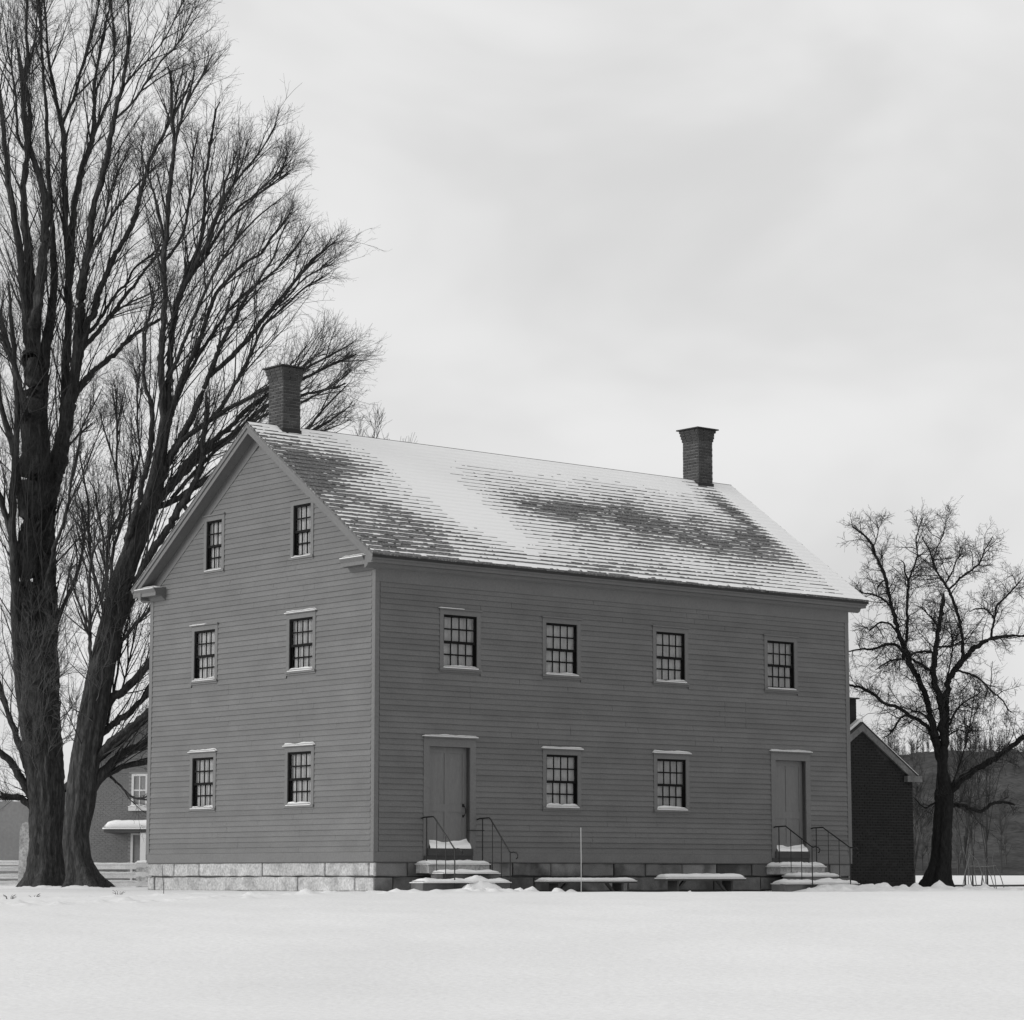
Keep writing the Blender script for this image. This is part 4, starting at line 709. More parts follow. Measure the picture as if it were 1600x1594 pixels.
LEANING_MAPLE = [
('T',[(0.02,0,-0.13,0.54),(-0.08,0,0.37,0.378),(-0.18,0,0.78,0.342),(-0.25,0,1.4,0.342),(-0.21,0,1.93,0.36),(-0.13,0,2.46,0.396),(-0.08,0,3.35,0.396),(0.05,0,4.25,0.378),(0.19,0,5.14,0.378),(0.33,0,6.04,0.36),(0.51,0,6.95,0.342),(0.69,0,7.85,0.324),(0.89,0,8.76,0.306),(1.15,0,9.49,0.27),(1.44,0,10.22,0.252),(1.75,0,11.33,0.243),(1.91,0,12.43,0.17),(2.03,0,13.36,0.155)]),
('Ta',[(1.94,0,12.68,0.124),(2,0,12.8,0.124),(1.94,-0.11,13.89,0.1),(1.9,-0.22,14.99,0.093),(1.95,-0.32,16.08,0.077),(2,-0.4,16.81,0.069),(1.96,-0.47,17.54,0.069),(1.97,-0.52,18.09,0.069),(2.03,-0.58,18.64,0.061),(2.09,-0.69,19.74,0.061),(2.15,-0.74,20.29,0.054),(2.22,-0.79,20.84,0.054),(2.23,-0.85,21.42,0.046),(2.16,-0.89,21.81,0.038),(2.14,-0.95,22.4,0.031),(2.12,-1.01,23.04,0.023),(1.97,-1.06,23.56,0.015)]),
('Ta1',[(1.97,-0.52,18.09,0.046),(1.97,-0.52,18.18,0.046),(1.85,-0.36,18.79,0.042),(1.73,-0.22,19.29,0.039),(1.59,-0.08,19.8,0.035),(1.4,0.06,20.31,0.031),(1.22,0.22,20.89,0.023),(1.05,0.4,21.55,0.016)]),
('Ta2',[(2.21,-0.87,21.56,0.031),(2.2,-0.89,21.66,0.031),(2.22,-0.84,21.96,0.031),(2.28,-0.69,22.74,0.027),(2.41,-0.58,23.36,0.023),(2.41,-0.43,24.18,0.015)]),
('Ta3',[(2.21,-0.78,20.74,0.038),(2.2,-0.79,20.84,0.038),(2.36,-0.99,21.44,0.038),(2.54,-1.17,22.01,0.038),(2.66,-1.27,22.3,0.038),(2.77,-1.39,22.66,0.03),(2.84,-1.49,22.99,0.023),(2.96,-1.68,23.58,0.015)]),
('Ta4',[(2.59,-1.22,22.14,0.03),(2.64,-1.27,22.21,0.03),(2.87,-1.17,22.71,0.03),(3.06,-1.08,23.11,0.027),(3.21,-1.02,23.46,0.023),(3.34,-0.93,23.9,0.015)]),
('Tb',[(2.02,0,13.27,0.124),(2.08,0,13.36,0.124),(2.1,0,14.28,0.085),(2.1,0,15.22,0.077),(2.16,0,15.96,0.077),(2.28,0,16.6,0.093),(2.4,0,16.99,0.07),(2.54,0,17.46,0.07),(2.68,0,17.8,0.062),(2.83,0,18.16,0.054),(2.95,0,18.59,0.046),(3.01,0,19.16,0.046),(3.04,0,19.69,0.039),(3,0,20.22,0.035),(3.1,0,20.73,0.031),(3.16,0,21.32,0.027),(3.25,0,21.9,0.023),(3.33,0,22.41,0.019),(3.53,0,22.78,0.015)]),
('Tb2',[(2.28,0,16.6,0.07),(2.32,0,16.67,0.07),(2.58,-0.16,17.24,0.07),(2.87,-0.31,17.77,0.062),(3.15,-0.45,18.24,0.054),(3.31,-0.58,18.73,0.046),(3.53,-0.7,19.17,0.042),(3.65,-0.81,19.55,0.038),(3.71,-0.91,19.96,0.031),(3.92,-1.03,20.38,0.027),(3.98,-1.12,20.74,0.019),(3.96,-1.19,21.01,0.015)]),
('Tb3',[(2.56,-0.14,17.19,0.054),(2.58,-0.16,17.24,0.054),(2.84,-0.04,17.64,0.054),(3.1,0.07,18.04,0.05),(3.26,0.17,18.44,0.047),(3.43,0.25,18.75,0.047),(3.57,0.32,19.01,0.043),(3.82,0.42,19.36,0.039),(4.04,0.51,19.67,0.035),(4.31,0.59,19.88,0.031),(4.58,0.68,20.19,0.027),(4.97,0.82,20.61,0.023),(5.31,0.93,20.99,0.02),(5.63,1.06,21.43,0.016)]),
('Tb4',[(3.14,0.1,18.15,0.046),(3.19,-0.45,18.15,0.046),(3.36,-0.53,18.69,0.038),(3.52,-0.61,19.16,0.038),(3.76,-0.69,19.68,0.038),(4.06,-0.77,20.09,0.034),(4.37,-0.84,20.47,0.031),(4.76,-0.93,20.93,0.023),(5.13,-1.04,21.58,0.019),(5.29,-1.08,21.77,0.015)]),
('Tb5',[(1.96,-0.48,17.64,0.054),(1.95,-0.47,17.77,0.054),(2.12,-0.39,17.97,0.046),(2.32,-0.28,18.34,0.042),(2.5,-0.12,18.86,0.039),(2.55,0.01,19.35,0.039),(2.59,0.19,20.04,0.035),(2.6,0.43,20.95,0.027),(2.7,0.62,21.67,0.023),(2.76,0.8,22.34,0.016)]),
('Tb6',[(3.78,0.42,19.3,0.031),(4.26,0.24,19.64,0.031),(4.64,0.1,19.94,0.027),(5.11,-0.07,20.24,0.023),(5.49,-0.2,20.47,0.019),(5.71,-0.29,20.67,0.015)]),
('J',[(1.78,0,11.53,0.124),(1.97,0,11.6,0.124),(2.13,0.05,12.11,0.116),(2.32,0.09,12.48,0.108),(2.53,0.14,12.92,0.101),(2.77,0.19,13.35,0.093),(2.96,0.24,13.86,0.093),(3.13,0.29,14.39,0.101)]),
('Tc',[(3.06,0.27,14.2,0.07),(3.11,0.29,14.3,0.07),(3.26,0.21,14.7,0.07),(3.49,0.08,15.3,0.062),(3.75,-0.03,15.77,0.058),(3.99,-0.12,16.18,0.054),(4.31,-0.26,16.78,0.046),(4.57,-0.34,17.08,0.039),(4.83,-0.43,17.49,0.035),(5.07,-0.52,17.83,0.031),(5.24,-0.62,18.31,0.023),(5.39,-0.69,18.65,0.019),(5.72,-0.81,19.14,0.015)]),
('Td',[(1.92,-0,12.52,0.085),(1.98,0,12.62,0.085),(2.19,0.23,13.58,0.085),(2.42,0.47,14.56,0.078),(2.69,0.64,15.25,0.078),(2.88,0.78,15.8,0.07),(3.01,0.9,16.3,0.063),(3.14,1.01,16.76,0.063),(3.29,1.11,17.18,0.055),(3.5,1.2,17.49,0.047),(3.87,1.33,17.94,0.043),(4.14,1.42,18.21,0.039),(4.54,1.53,18.47,0.036),(4.82,1.67,19,0.032),(5.04,1.75,19.25,0.028),(5.29,1.86,19.67,0.02),(5.5,1.95,20,0.016)]),
('Te',[(3.11,0.29,14.3,0.07),(3.13,0.29,14.38,0.07),(3.3,0.33,14.66,0.07),(3.5,0.35,14.82,0.07),(3.91,0.41,15.24,0.07),(4.32,0.47,15.72,0.066),(4.73,0.54,16.3,0.062),(5.07,0.59,16.73,0.055),(5.4,0.64,17.17,0.051),(5.71,0.69,17.56,0.043),(6.05,0.74,18.03,0.035),(6.36,0.78,18.31,0.027),(6.73,0.83,18.64,0.02),(6.98,0.86,18.88,0.016)]),
('Te2',[(4.95,0.57,16.57,0.035),(5,0.59,16.63,0.035),(5.38,0.45,16.88,0.031),(5.82,0.27,17.33,0.027),(6.23,0.12,17.58,0.023),(6.64,-0.01,17.74,0.019),(6.98,-0.11,17.85,0.015)]),
('K',[(0.66,0,7.69,0.139),(0.95,0,7.67,0.139),(1.54,-0.16,9.11,0.116),(1.99,-0.24,9.79,0.1),(2.33,-0.3,10.35,0.1),(2.66,-0.36,10.87,0.092),(2.88,-0.42,11.34,0.085),(3.04,-0.45,11.64,0.085),(3.16,-0.49,12.06,0.077),(3.16,-0.54,12.54,0.069),(3.23,-0.6,13.07,0.061),(3.26,-0.65,13.65,0.054),(3.23,-0.7,14.15,0.046)]),
('Tf',[(3.16,-0.53,12.41,0.069),(3.11,-0.54,12.53,0.069),(3.26,-0.38,13.09,0.062),(3.46,-0.29,13.32,0.062),(3.68,-0.17,13.68,0.062),(3.92,-0.02,14.15,0.058),(4.07,0.08,14.47,0.054),(4.27,0.21,14.88,0.05),(4.38,0.3,15.18,0.047),(4.58,0.46,15.72,0.043),(4.7,0.56,16.06,0.039),(4.94,0.67,16.33,0.035),(5.4,0.86,16.82,0.031),(5.88,1.06,17.34,0.027),(6.34,1.21,17.64,0.024),(6.84,1.39,18.01,0.016)]),
('Tg',[(2.07,0.03,11.92,0.085),(2.01,0.05,12.07,0.085),(2.3,-0.03,12.37,0.085),(2.65,-0.13,12.74,0.077),(3.16,-0.25,13.07,0.069),(3.67,-0.37,13.38,0.069),(3.97,-0.44,13.55,0.062),(4.54,-0.57,13.83,0.054),(4.93,-0.65,14.03,0.05),(5.42,-0.76,14.25,0.042),(5.97,-0.88,14.52,0.038),(6.61,-1.03,14.82,0.031),(7.25,-1.17,15.14,0.023),(7.65,-1.27,15.42,0.015)]),
('Th',[(1.53,0,10.52,0.116),(1.69,0,10.59,0.116),(1.93,0.05,11.06,0.108),(2.18,0.09,11.34,0.101),(2.54,0.15,11.9,0.093),(2.95,0.22,12.37,0.085),(3.27,0.25,12.6,0.078),(3.57,0.29,12.87,0.07),(3.86,0.33,13.12,0.066),(4.19,0.38,13.51,0.062),(4.52,0.42,13.8,0.054),(4.9,0.47,14.05,0.047),(5.4,0.53,14.32,0.039),(5.89,0.58,14.54,0.035),(6.59,0.65,14.93,0.027),(7.23,0.72,15.21,0.02),(7.59,0.76,15.4,0.016)]),
('Ti',[(1.42,0,10.16,0.108),(1.5,0,10.22,0.108),(1.79,0.21,10.9,0.101),(2.11,0.36,11.29,0.093),(2.53,0.56,11.84,0.086),(3.05,0.79,12.39,0.078),(3.38,0.91,12.67,0.071),(3.66,1.01,12.86,0.063),(4.06,1.16,13.18,0.063),(4.49,1.35,13.67,0.055),(4.81,1.47,13.93,0.047),(5.37,1.64,14.17,0.04),(5.99,1.83,14.34,0.032),(6.68,2.04,14.55,0.024),(7.32,2.25,14.86,0.016)]),
('Tj',[(1.82,0.03,10.85,0.093),(1.95,0.21,10.8,0.093),(2.66,0.06,11.15,0.085),(3.58,-0.16,11.76,0.07),(4.51,-0.36,12.19,0.054),(5.43,-0.55,12.43,0.046),(6.09,-0.7,12.79,0.038),(6.38,-0.8,13.18,0.034),(6.82,-0.93,13.63,0.027),(7.18,-1.03,13.98,0.019),(7.47,-1.11,14.26,0.015)]),
('Tk',[(2.6,-0.35,10.77,0.069),(2.9,-0.36,10.54,0.069),(3.93,-0.01,11.51,0.062),(4.99,0.31,12.3,0.047),(5.88,0.56,12.8,0.035),(6.48,0.74,13.22,0.031),(6.84,0.85,13.5,0.027),(7.13,0.94,13.74,0.02),(7.42,1.05,14.1,0.016)]),
('Tm',[(2.17,0.36,11.01,0.062),(2.92,0.04,11.79,0.054),(3.49,-0.19,12.31,0.046),(4.1,-0.42,12.73,0.042),(4.7,-0.64,13.15,0.038),(5.26,-0.82,13.39,0.031),(5.96,-1.03,13.54,0.027),(6.55,-1.23,13.83,0.023),(7.19,-1.45,14.19,0.019),(7.57,-1.61,14.53,0.015)]),
('Tn',[(2.17,0.21,13.49,0.062),(2.19,0.23,13.58,0.062),(2.46,0.51,14.38,0.055),(2.78,0.79,15.18,0.051),(3.06,0.98,15.69,0.047),(3.45,1.24,16.41,0.043),(3.85,1.48,17.04,0.039),(4.27,1.68,17.46,0.036),(4.86,1.94,18,0.032),(5.35,2.18,18.58,0.024),(5.81,2.47,19.39,0.02),(6.02,2.62,19.82,0.016)]),
('To',[(2.1,0,14.2,0.062),(2.03,0,14.28,0.062),(2.36,-0.27,14.97,0.054),(2.66,-0.54,15.66,0.05),(3.01,-0.82,16.35,0.046),(3.43,-1.16,17.19,0.038),(3.85,-1.42,17.78,0.034),(4.38,-1.71,18.36,0.03),(4.84,-1.93,18.76,0.023),(5.31,-2.13,19.08,0.019),(5.68,-2.29,19.31,0.015)]),
('Tl1',[(0.84,0,8.52,0.108),(0.82,0,8.67,0.108),(1.03,-0.2,9.65,0.093),(1.28,-0.39,10.54,0.085),(1.46,-0.55,11.32,0.085),(1.61,-0.66,11.85,0.077),(1.71,-0.76,12.34,0.077),(1.75,-0.88,12.91,0.069),(1.79,-0.96,13.28,0.053),(1.69,-1.03,13.65,0.053),(1.6,-1.1,13.95,0.046),(1.53,-1.18,14.36,0.042),(1.57,-1.27,14.76,0.038),(1.54,-1.41,15.48,0.03),(1.8,-1.57,16.18,0.027),(1.74,-1.67,16.71,0.023),(1.62,-1.79,17.24,0.015)]),
('Tl2',[(0.9,-0.07,9.03,0.062),(0.89,0,9.13,0.062),(0.99,0.18,10.07,0.039),(1.01,0.29,10.63,0.039),(1.09,0.5,11.73,0.035),(1.21,0.62,12.35,0.031),(1.12,0.76,13.08,0.031),(1.06,0.95,14.1,0.024),(1.1,1.07,14.79,0.02),(1.03,1.2,15.45,0.016)]),
('Tl3',[(0.38,0,6.29,0.054),(0.4,0,6.41,0.054),(0.39,0.38,7.71,0.051),(0.32,0.76,9.03,0.047),(0.32,1.01,9.91,0.047),(0.44,1.14,10.38,0.043),(0.61,1.27,10.77,0.039),(0.51,1.48,11.55,0.039),(0.4,1.63,12.08,0.036),(0.36,1.91,13.1,0.032),(0.25,2.25,14.34,0.024),(0.13,2.43,15.03,0.016)]),
('Tl4',[(0.44,1.58,11.88,0.028),(0.42,1.63,11.98,0.028),(0.3,1.5,12.39,0.024),(0.17,1.36,12.84,0.024),(0,1.16,13.47,0.02),(-0.1,1.05,13.82,0.016)]),
('Tl5',[(0.39,0.34,7.59,0.047),(0.28,0.38,7.71,0.047),(0.23,0.52,8.09,0.047),(-0.05,0.82,8.86,0.047),(-0.24,1.12,9.63,0.043),(-0.34,1.4,10.41,0.039),(-0.4,1.65,11.08,0.032),(-0.53,1.84,11.6,0.028),(-0.73,2.13,12.4,0.024),(-0.93,2.36,13.01,0.016)]),
('Tl6',[(0.28,0,5.72,0.062),(0.09,0,5.86,0.062),(0.07,-0.21,6.44,0.054),(0.06,-0.5,7.26,0.05),(0.09,-0.76,7.96,0.046),(0.12,-1.03,8.72,0.042),(0.2,-1.2,9.17,0.034),(0.36,-1.34,9.51,0.03),(0.7,-1.48,9.76,0.027),(0.78,-1.64,10.19,0.019),(0.91,-1.84,10.7,0.015)]),
('Tl7',[(0.07,-0.37,6.89,0.039),(0.07,-0.5,6.99,0.038),(-0.02,-0.45,7.18,0.038),(-0.16,-0.31,7.64,0.035),(-0.45,-0.11,8.28,0.031),(-0.59,0.01,8.67,0.023),(-0.77,0.15,9.15,0.019)]),
('Tl8',[(0.34,0.65,8.67,0.039),(0.32,0.76,8.85,0.039),(0.25,0.54,9.38,0.035),(0.25,0.25,10.07,0.031),(0.13,0.03,10.6,0.027),(0.08,-0.19,11.12,0.023),(-0.1,-0.39,11.54,0.015)]),
('Tl9',[(0.69,0,7.85,0.062),(0.64,0,8.04,0.062),(0.54,0.14,8.78,0.054),(0.56,0.29,9.53,0.047),(0.79,0.48,10.47,0.043),(0.87,0.59,11.04,0.039),(0.99,0.7,11.62,0.031),(1,0.81,12.19,0.023),(0.86,0.92,12.77,0.016)]),
('R1',[(-0.11,0,2.7,0.211),(0.08,0,2.78,0.211),(0.28,0.07,3.07,0.183),(0.53,0.15,3.36,0.139),(0.87,0.25,3.69,0.121),(1.21,0.33,3.9,0.115),(1.61,0.42,4.09,0.109),(2.16,0.58,4.6,0.085),(2.85,0.78,5.38,0.061),(3.53,1.04,6.49,0.037)]),
('R2',[(0.26,0.07,3.04,0.183),(0.14,0,3.35,0.183),(0.4,-0.1,3.78,0.121),(0.74,-0.19,4.09,0.108),(1.2,-0.31,4.44,0.096),(1.75,-0.45,4.9,0.084),(2.48,-0.66,5.64,0.06),(3.21,-0.92,6.69,0.036)]),
('R3',[(0.13,0,4.74,0.145),(0.22,0,4.79,0.145),(0.51,0.05,5.15,0.121),(0.77,0.08,5.37,0.115),(1.13,0.13,5.68,0.109),(1.62,0.21,6.26,0.091),(2.06,0.29,6.97,0.067),(2.57,0.41,8.08,0.049),(3,0.53,9.19,0.03)]),
('R4',[(0.01,0,4,0.109),(0.12,0,4.07,0.109),(0.42,0.13,4.34,0.091),(0.75,0.27,4.66,0.085),(1.11,0.41,4.94,0.079),(1.57,0.64,5.55,0.073),(2.08,0.96,6.48,0.055),(2.56,1.32,7.62,0.037)]),
('R5',[(0.43,0,6.54,0.06),(0.61,0,6.59,0.06),(0.92,-0.09,6.92,0.054),(1.29,-0.2,7.35,0.048),(1.7,-0.32,7.79,0.042),(2.14,-0.48,8.44,0.03),(2.6,-0.67,9.23,0.018)]),
('R6',[(0.2,0.05,2.96,0.097),(0.28,0.07,2.96,0.097),(0.7,0.24,3.27,0.085),(1.12,0.38,3.46,0.079),(1.6,0.53,3.55,0.073),(2.24,0.74,3.74,0.055),(3.02,1.01,4.12,0.037)]),
('R7',[(0.58,0.19,3.19,0.036),(0.65,0.24,3.08,0.036),(0.86,0.15,2.91,0.03),(1.14,0.02,2.64,0.03),(1.29,-0.05,2.53,0.03),(1.72,-0.19,2.45,0.024),(2.14,-0.33,2.42,0.018)]),
('R8',[(0.54,0.18,4.46,0.042),(0.5,0.27,4.62,0.042),(0.68,0.38,5.71,0.036),(0.82,0.49,6.81,0.03),(1.01,0.58,7.73,0.024),(1.16,0.66,8.56,0.018)]),
('R9',[(0.8,0.09,5.39,0.03),(0.86,0.08,5.33,0.03),(1,0.34,6.07,0.027),(1.13,0.63,6.91,0.024),(1.24,0.89,7.67,0.021),(1.37,1.09,8.24,0.015)])]
OLD_APPLE = [
('T',[(-0.02,0,-0.08,0.393),(0.04,0,0.34,0.304),(0.13,0,0.87,0.268),(0.2,0,1.75,0.25),(0.27,0,2.63,0.25),(0.23,0,3.25,0.142),(0.25,0,3.87,0.129)]),
('M',[(0.24,0,3.48,0.109),(0.26,0,3.61,0.109),(0.34,0.06,4.23,0.103),(0.38,0.12,4.77,0.097),(0.4,0.18,5.4,0.09),(0.51,0.22,5.85,0.077),(0.76,0.26,6.18,0.071),(0.97,0.3,6.43,0.071),(1.25,0.34,6.72,0.058),(1.56,0.37,6.89,0.052),(1.84,0.4,7,0.045),(2.3,0.44,7.08,0.032),(2.67,0.48,7.06,0.026),(3.19,0.53,7.23,0.016)]),
('M1',[(0.85,0.28,6.29,0.058),(0.91,0.3,6.32,0.058),(0.9,0.21,6.75,0.052),(0.88,0.14,7.1,0.045),(0.79,0.05,7.55,0.045),(0.68,-0.03,7.9,0.042),(0.53,-0.1,8.25,0.039),(0.4,-0.15,8.46,0.039),(0.25,-0.21,8.69,0.029),(0.07,-0.27,8.95,0.026),(-0.04,-0.36,9.36,0.022),(-0.23,-0.43,9.66,0.016),(-0.32,-0.48,9.92,0.013)]),
('M1b',[(0.45,-0.14,8.39,0.026),(0.4,-0.15,8.44,0.026),(0.46,-0.11,8.59,0.026),(0.63,-0.03,8.84,0.023),(0.76,0.07,9.16,0.019),(0.9,0.14,9.35,0.016),(1.02,0.27,9.8,0.013)]),
('M1c',[(0.53,-0.1,8.25,0.032),(0.49,-0.1,8.32,0.032),(0.67,-0.18,8.48,0.029),(0.84,-0.25,8.65,0.029),(1.18,-0.39,8.9,0.026),(1.35,-0.46,9.08,0.022),(1.43,-0.55,9.34,0.019),(1.6,-0.65,9.63,0.016),(1.71,-0.74,9.89,0.013)]),
('M1d',[(0.38,-0.15,8.48,0.022),(0.19,-0.08,8.8,0.019),(0.1,-0,9.17,0.016),(0.24,0.07,9.54,0.016),(0.43,0.16,9.97,0.016),(0.52,0.22,10.29,0.013),(0.68,0.28,10.57,0.01)]),
('M2',[(1.72,0.4,6.95,0.039),(1.84,0.54,7.41,0.032),(1.92,0.62,7.69,0.032),(2.01,0.7,7.97,0.032),(2.31,0.81,8.26,0.026),(2.68,0.96,8.64,0.02),(2.93,1.07,8.96,0.013)]),
('M3',[(1.86,0.56,7.49,0.026),(1.86,0.62,7.6,0.026),(1.63,0.52,7.83,0.023),(1.29,0.43,7.82,0.019),(1,0.33,7.66,0.016)]),
('M4',[(0.67,0.25,6.06,0.032),(0.75,0.26,6.07,0.032),(0.9,0.2,6.03,0.032),(1.1,0.11,5.97,0.032),(1.39,-0.04,5.76,0.029),(1.58,-0.17,5.5,0.026),(1.85,-0.33,5.24,0.022),(2.04,-0.49,4.91,0.019),(2.24,-0.6,4.76,0.013)]),
('N',[(0.3,0.03,3.95,0.103),(0.27,0,4.05,0.103),(0.24,-0.07,4.76,0.096),(0.17,-0.13,5.29,0.09),(0.08,-0.16,5.61,0.083),(-0,-0.19,5.91,0.083),(0.02,-0.23,6.26,0.077),(0.07,-0.26,6.62,0.064),(0.13,-0.31,7.06,0.058),(0.2,-0.35,7.51,0.051),(0.28,-0.4,7.95,0.045),(0.33,-0.44,8.39,0.038)]),
('N1',[(0.02,-0.18,5.83,0.045),(-0,-0.19,5.91,0.045),(-0.22,-0.13,6.15,0.045),(-0.48,-0.06,6.33,0.039),(-0.66,-0.01,6.46,0.039)]),
('N2',[(0.04,-0.24,6.39,0.038),(0.05,-0.26,6.49,0.038),(-0.08,-0.31,6.56,0.035),(-0.4,-0.4,6.55,0.032),(-0.68,-0.48,6.44,0.026),(-1.05,-0.6,6.29,0.019),(-1.36,-0.71,6.05,0.013)]),
('N3',[(0.07,-0.26,6.59,0.032),(0.09,-0.26,6.67,0.032),(0.35,-0.19,6.72,0.032),(0.58,-0.12,6.74,0.026),(0.86,-0.04,6.84,0.026)]),
('N4',[(0.14,-0.32,7.14,0.026),(0.15,-0.31,7.24,0.026),(0,-0.36,7.45,0.026),(-0.14,-0.4,7.59,0.022),(-0.32,-0.45,7.77,0.019),(-0.58,-0.51,7.9,0.013)]),
('N5',[(0.47,0.21,5.69,0.026),(0.44,0.22,5.82,0.026),(0.56,0.39,6.22,0.023),(0.67,0.57,6.69,0.023),(0.69,0.78,7.25,0.02),(0.56,0.95,7.65,0.016)]),
('P',[(0.24,0,3.48,0.103),(0.15,0,3.61,0.103),(0.07,0,4.05,0.103),(-0.02,0,4.58,0.09),(-0.12,0,5.03,0.084),(-0.25,0,5.51,0.077),(-0.44,0,5.87,0.077),(-0.59,0,6.19,0.077),(-0.71,0,6.52,0.077),(-0.8,0,6.82,0.064),(-0.92,0,7.09,0.058),(-1,0,7.45,0.051),(-1.1,0,7.9,0.045),(-1.2,0,8.35,0.042),(-1.26,0,8.72,0.039),(-1.36,0,8.95,0.035),(-1.52,0,9.3,0.032),(-1.62,0,9.62,0.029),(-1.8,0,9.84,0.023),(-2.03,0,10.02,0.016),(-2.3,0,10.2,0.01)]),
('P1',[(-0.74,0,6.63,0.045),(-0.74,0,6.73,0.045),(-0.69,-0.09,7.17,0.042),(-0.7,-0.2,7.7,0.039),(-0.69,-0.29,8.14,0.038),(-0.67,-0.36,8.49,0.032),(-0.76,-0.41,8.76,0.026),(-0.8,-0.47,9.02,0.019),(-1.02,-0.53,9.23,0.013)]),
('P1b',[(-0.67,-0.34,8.4,0.029),(-0.67,-0.36,8.49,0.029),(-0.59,-0.31,8.72,0.026),(-0.48,-0.26,8.97,0.026),(-0.38,-0.2,9.27,0.022),(-0.39,-0.12,9.7,0.019),(-0.31,-0.06,10.01,0.016),(-0.2,0,10.31,0.013),(-0.06,0.05,10.48,0.01)]),
('P2',[(-0.88,-0.55,6.36,0.045),(-0.82,0,6.59,0.045),(-1.03,0.09,6.79,0.045),(-1.29,0.17,6.78,0.039),(-1.64,0.28,6.68,0.032),(-1.98,0.39,6.69,0.026),(-2.25,0.47,6.63,0.019),(-2.59,0.58,6.71,0.013)]),
('P3',[(-0.75,-0.01,6.37,0.032),(-1.02,-0.09,6.37,0.026),(-1.28,-0.17,6.27,0.022),(-1.51,-0.24,6.14,0.019),(-1.73,-0.33,5.95,0.013)]),
('P4',[(-0.92,0,7.09,0.032),(-0.99,0,7.16,0.032),(-1.15,0.05,7.37,0.029),(-1.43,0.11,7.41,0.026),(-1.64,0.16,7.25,0.023),(-1.82,0.22,7.08,0.013)]),
('P5',[(-1.05,0,7.7,0.032),(-1.08,0,7.78,0.032),(-1.31,-0.1,8.02,0.029),(-1.64,-0.21,8.17,0.026),(-1.96,-0.3,8.21,0.019),(-2.18,-0.39,8.4,0.013)]),
('P6',[(-1.23,0,8.52,0.026),(-1.26,0,8.62,0.026),(-1.45,0.08,8.45,0.019),(-1.52,0.15,8.23,0.016)]),
('P7',[(-1.57,0,9.44,0.019),(-1.59,0,9.53,0.019),(-1.48,-0.06,9.8,0.016),(-1.45,-0.11,10.06,0.013),(-1.52,-0.15,10.24,0.01)]),
('Q',[(0.14,0,3.69,0.071),(0.1,0,3.78,0.071),(-0.1,0.13,4.38,0.061),(-0.29,0.19,4.63,0.058),(-0.59,0.26,4.8,0.055),(-0.86,0.34,5.03,0.052),(-1.29,0.43,5.18,0.045),(-1.55,0.5,5.4,0.042),(-1.89,0.58,5.61,0.039),(-2.29,0.66,5.7,0.032),(-2.85,0.78,5.86,0.02)]),
('Q1',[(-0.58,0.26,4.81,0.032),(-0.85,0.18,4.76,0.032),(-1.11,0.06,4.41,0.029),(-1.3,-0.01,4.23,0.019),(-1.56,-0.09,4.17,0.013)]),
('Q2',[(0.01,0,4.39,0.032),(-0.01,0,4.5,0.032),(-0.26,0.14,4.86,0.026),(-0.52,0.22,4.92,0.019),(-0.86,0.33,4.78,0.013)]),
('U',[(0.25,0,2.39,0.129),(0.27,0,2.49,0.129),(0.39,-0.05,2.68,0.109),(0.55,-0.09,2.84,0.103),(0.81,-0.17,3.08,0.096),(1.15,-0.25,3.31,0.083),(1.5,-0.33,3.52,0.077),(1.93,-0.44,3.81,0.07),(2.45,-0.58,4.2,0.057),(3.13,-0.75,4.72,0.032)]),
('V',[(0.23,0,2.15,0.071),(0.3,0,2.24,0.071),(0.49,0.06,2.31,0.058),(0.75,0.13,2.32,0.052),(1.03,0.22,2.23,0.052),(1.31,0.3,2.14,0.052),(1.6,0.4,2.34,0.045),(1.89,0.49,2.41,0.042),(2.22,0.58,2.38,0.039),(2.45,0.65,2.29,0.039)]),
('W',[(0.25,0,2.31,0.032),(0.16,0,2.42,0.032),(-0.08,-0.07,2.35,0.026),(-0.31,-0.14,2.24,0.022),(-0.55,-0.24,2.45,0.016),(-0.73,-0.32,2.62,0.01)]),
('X',[(0.42,-0.05,2.71,0.026),(0.45,-0.05,2.77,0.026),(0.8,0.22,3.62,0.023),(1.07,0.47,4.43,0.019),(1.28,0.74,5.35,0.016),(1.46,1.01,6.27,0.013)]),
('Y',[(0.35,0.08,4.38,0.032),(0.44,0.12,4.5,0.032),(0.64,-0.03,4.94,0.026),(0.91,-0.15,5.2,0.022),(1.2,-0.26,5.37,0.019),(1.46,-0.37,5.63,0.013)]),
('Z',[(0.32,0.05,4.12,0.026),(0.41,0.06,4.23,0.026),(0.72,0.16,4.41,0.023),(1,0.25,4.33,0.019),(1.27,0.34,4.51,0.013)])]

def resample(P, R, n, k=None):
    """Catmull-Rom through the traced points, then n points evenly along it"""
    P = np.asarray(P, float); R = np.asarray(R, float)
    if len(P) > 2:
        Pe = np.vstack([2 * P[0] - P[1], P, 2 * P[-1] - P[-2]]); o = []; r = []
        for i in range(1, len(Pe) - 2):
            for t in np.linspace(0, 1, 6, endpoint=False):
                a, b, c, d = Pe[i - 1], Pe[i], Pe[i + 1], Pe[i + 2]
                o.append(0.5 * (2 * b + (c - a) * t + (2 * a - 5 * b + 4 * c - d) * t * t + (3 * b - a - 3 * c + d) * t ** 3)); r.append(R[i - 1] * (1 - t) + R[i] * t)
        P = np.array(o + [P[-1]]); R = np.array(r + [R[-1]])
    s = np.concatenate([[0], np.cumsum(np.linalg.norm(np.diff(P, axis=0), axis=1))]); q = np.linspace(0, s[-1], n)
    return np.stack([np.interp(q, s, P[:, i]) for i in range(3)], -1), np.interp(q, s, R), s[-1]
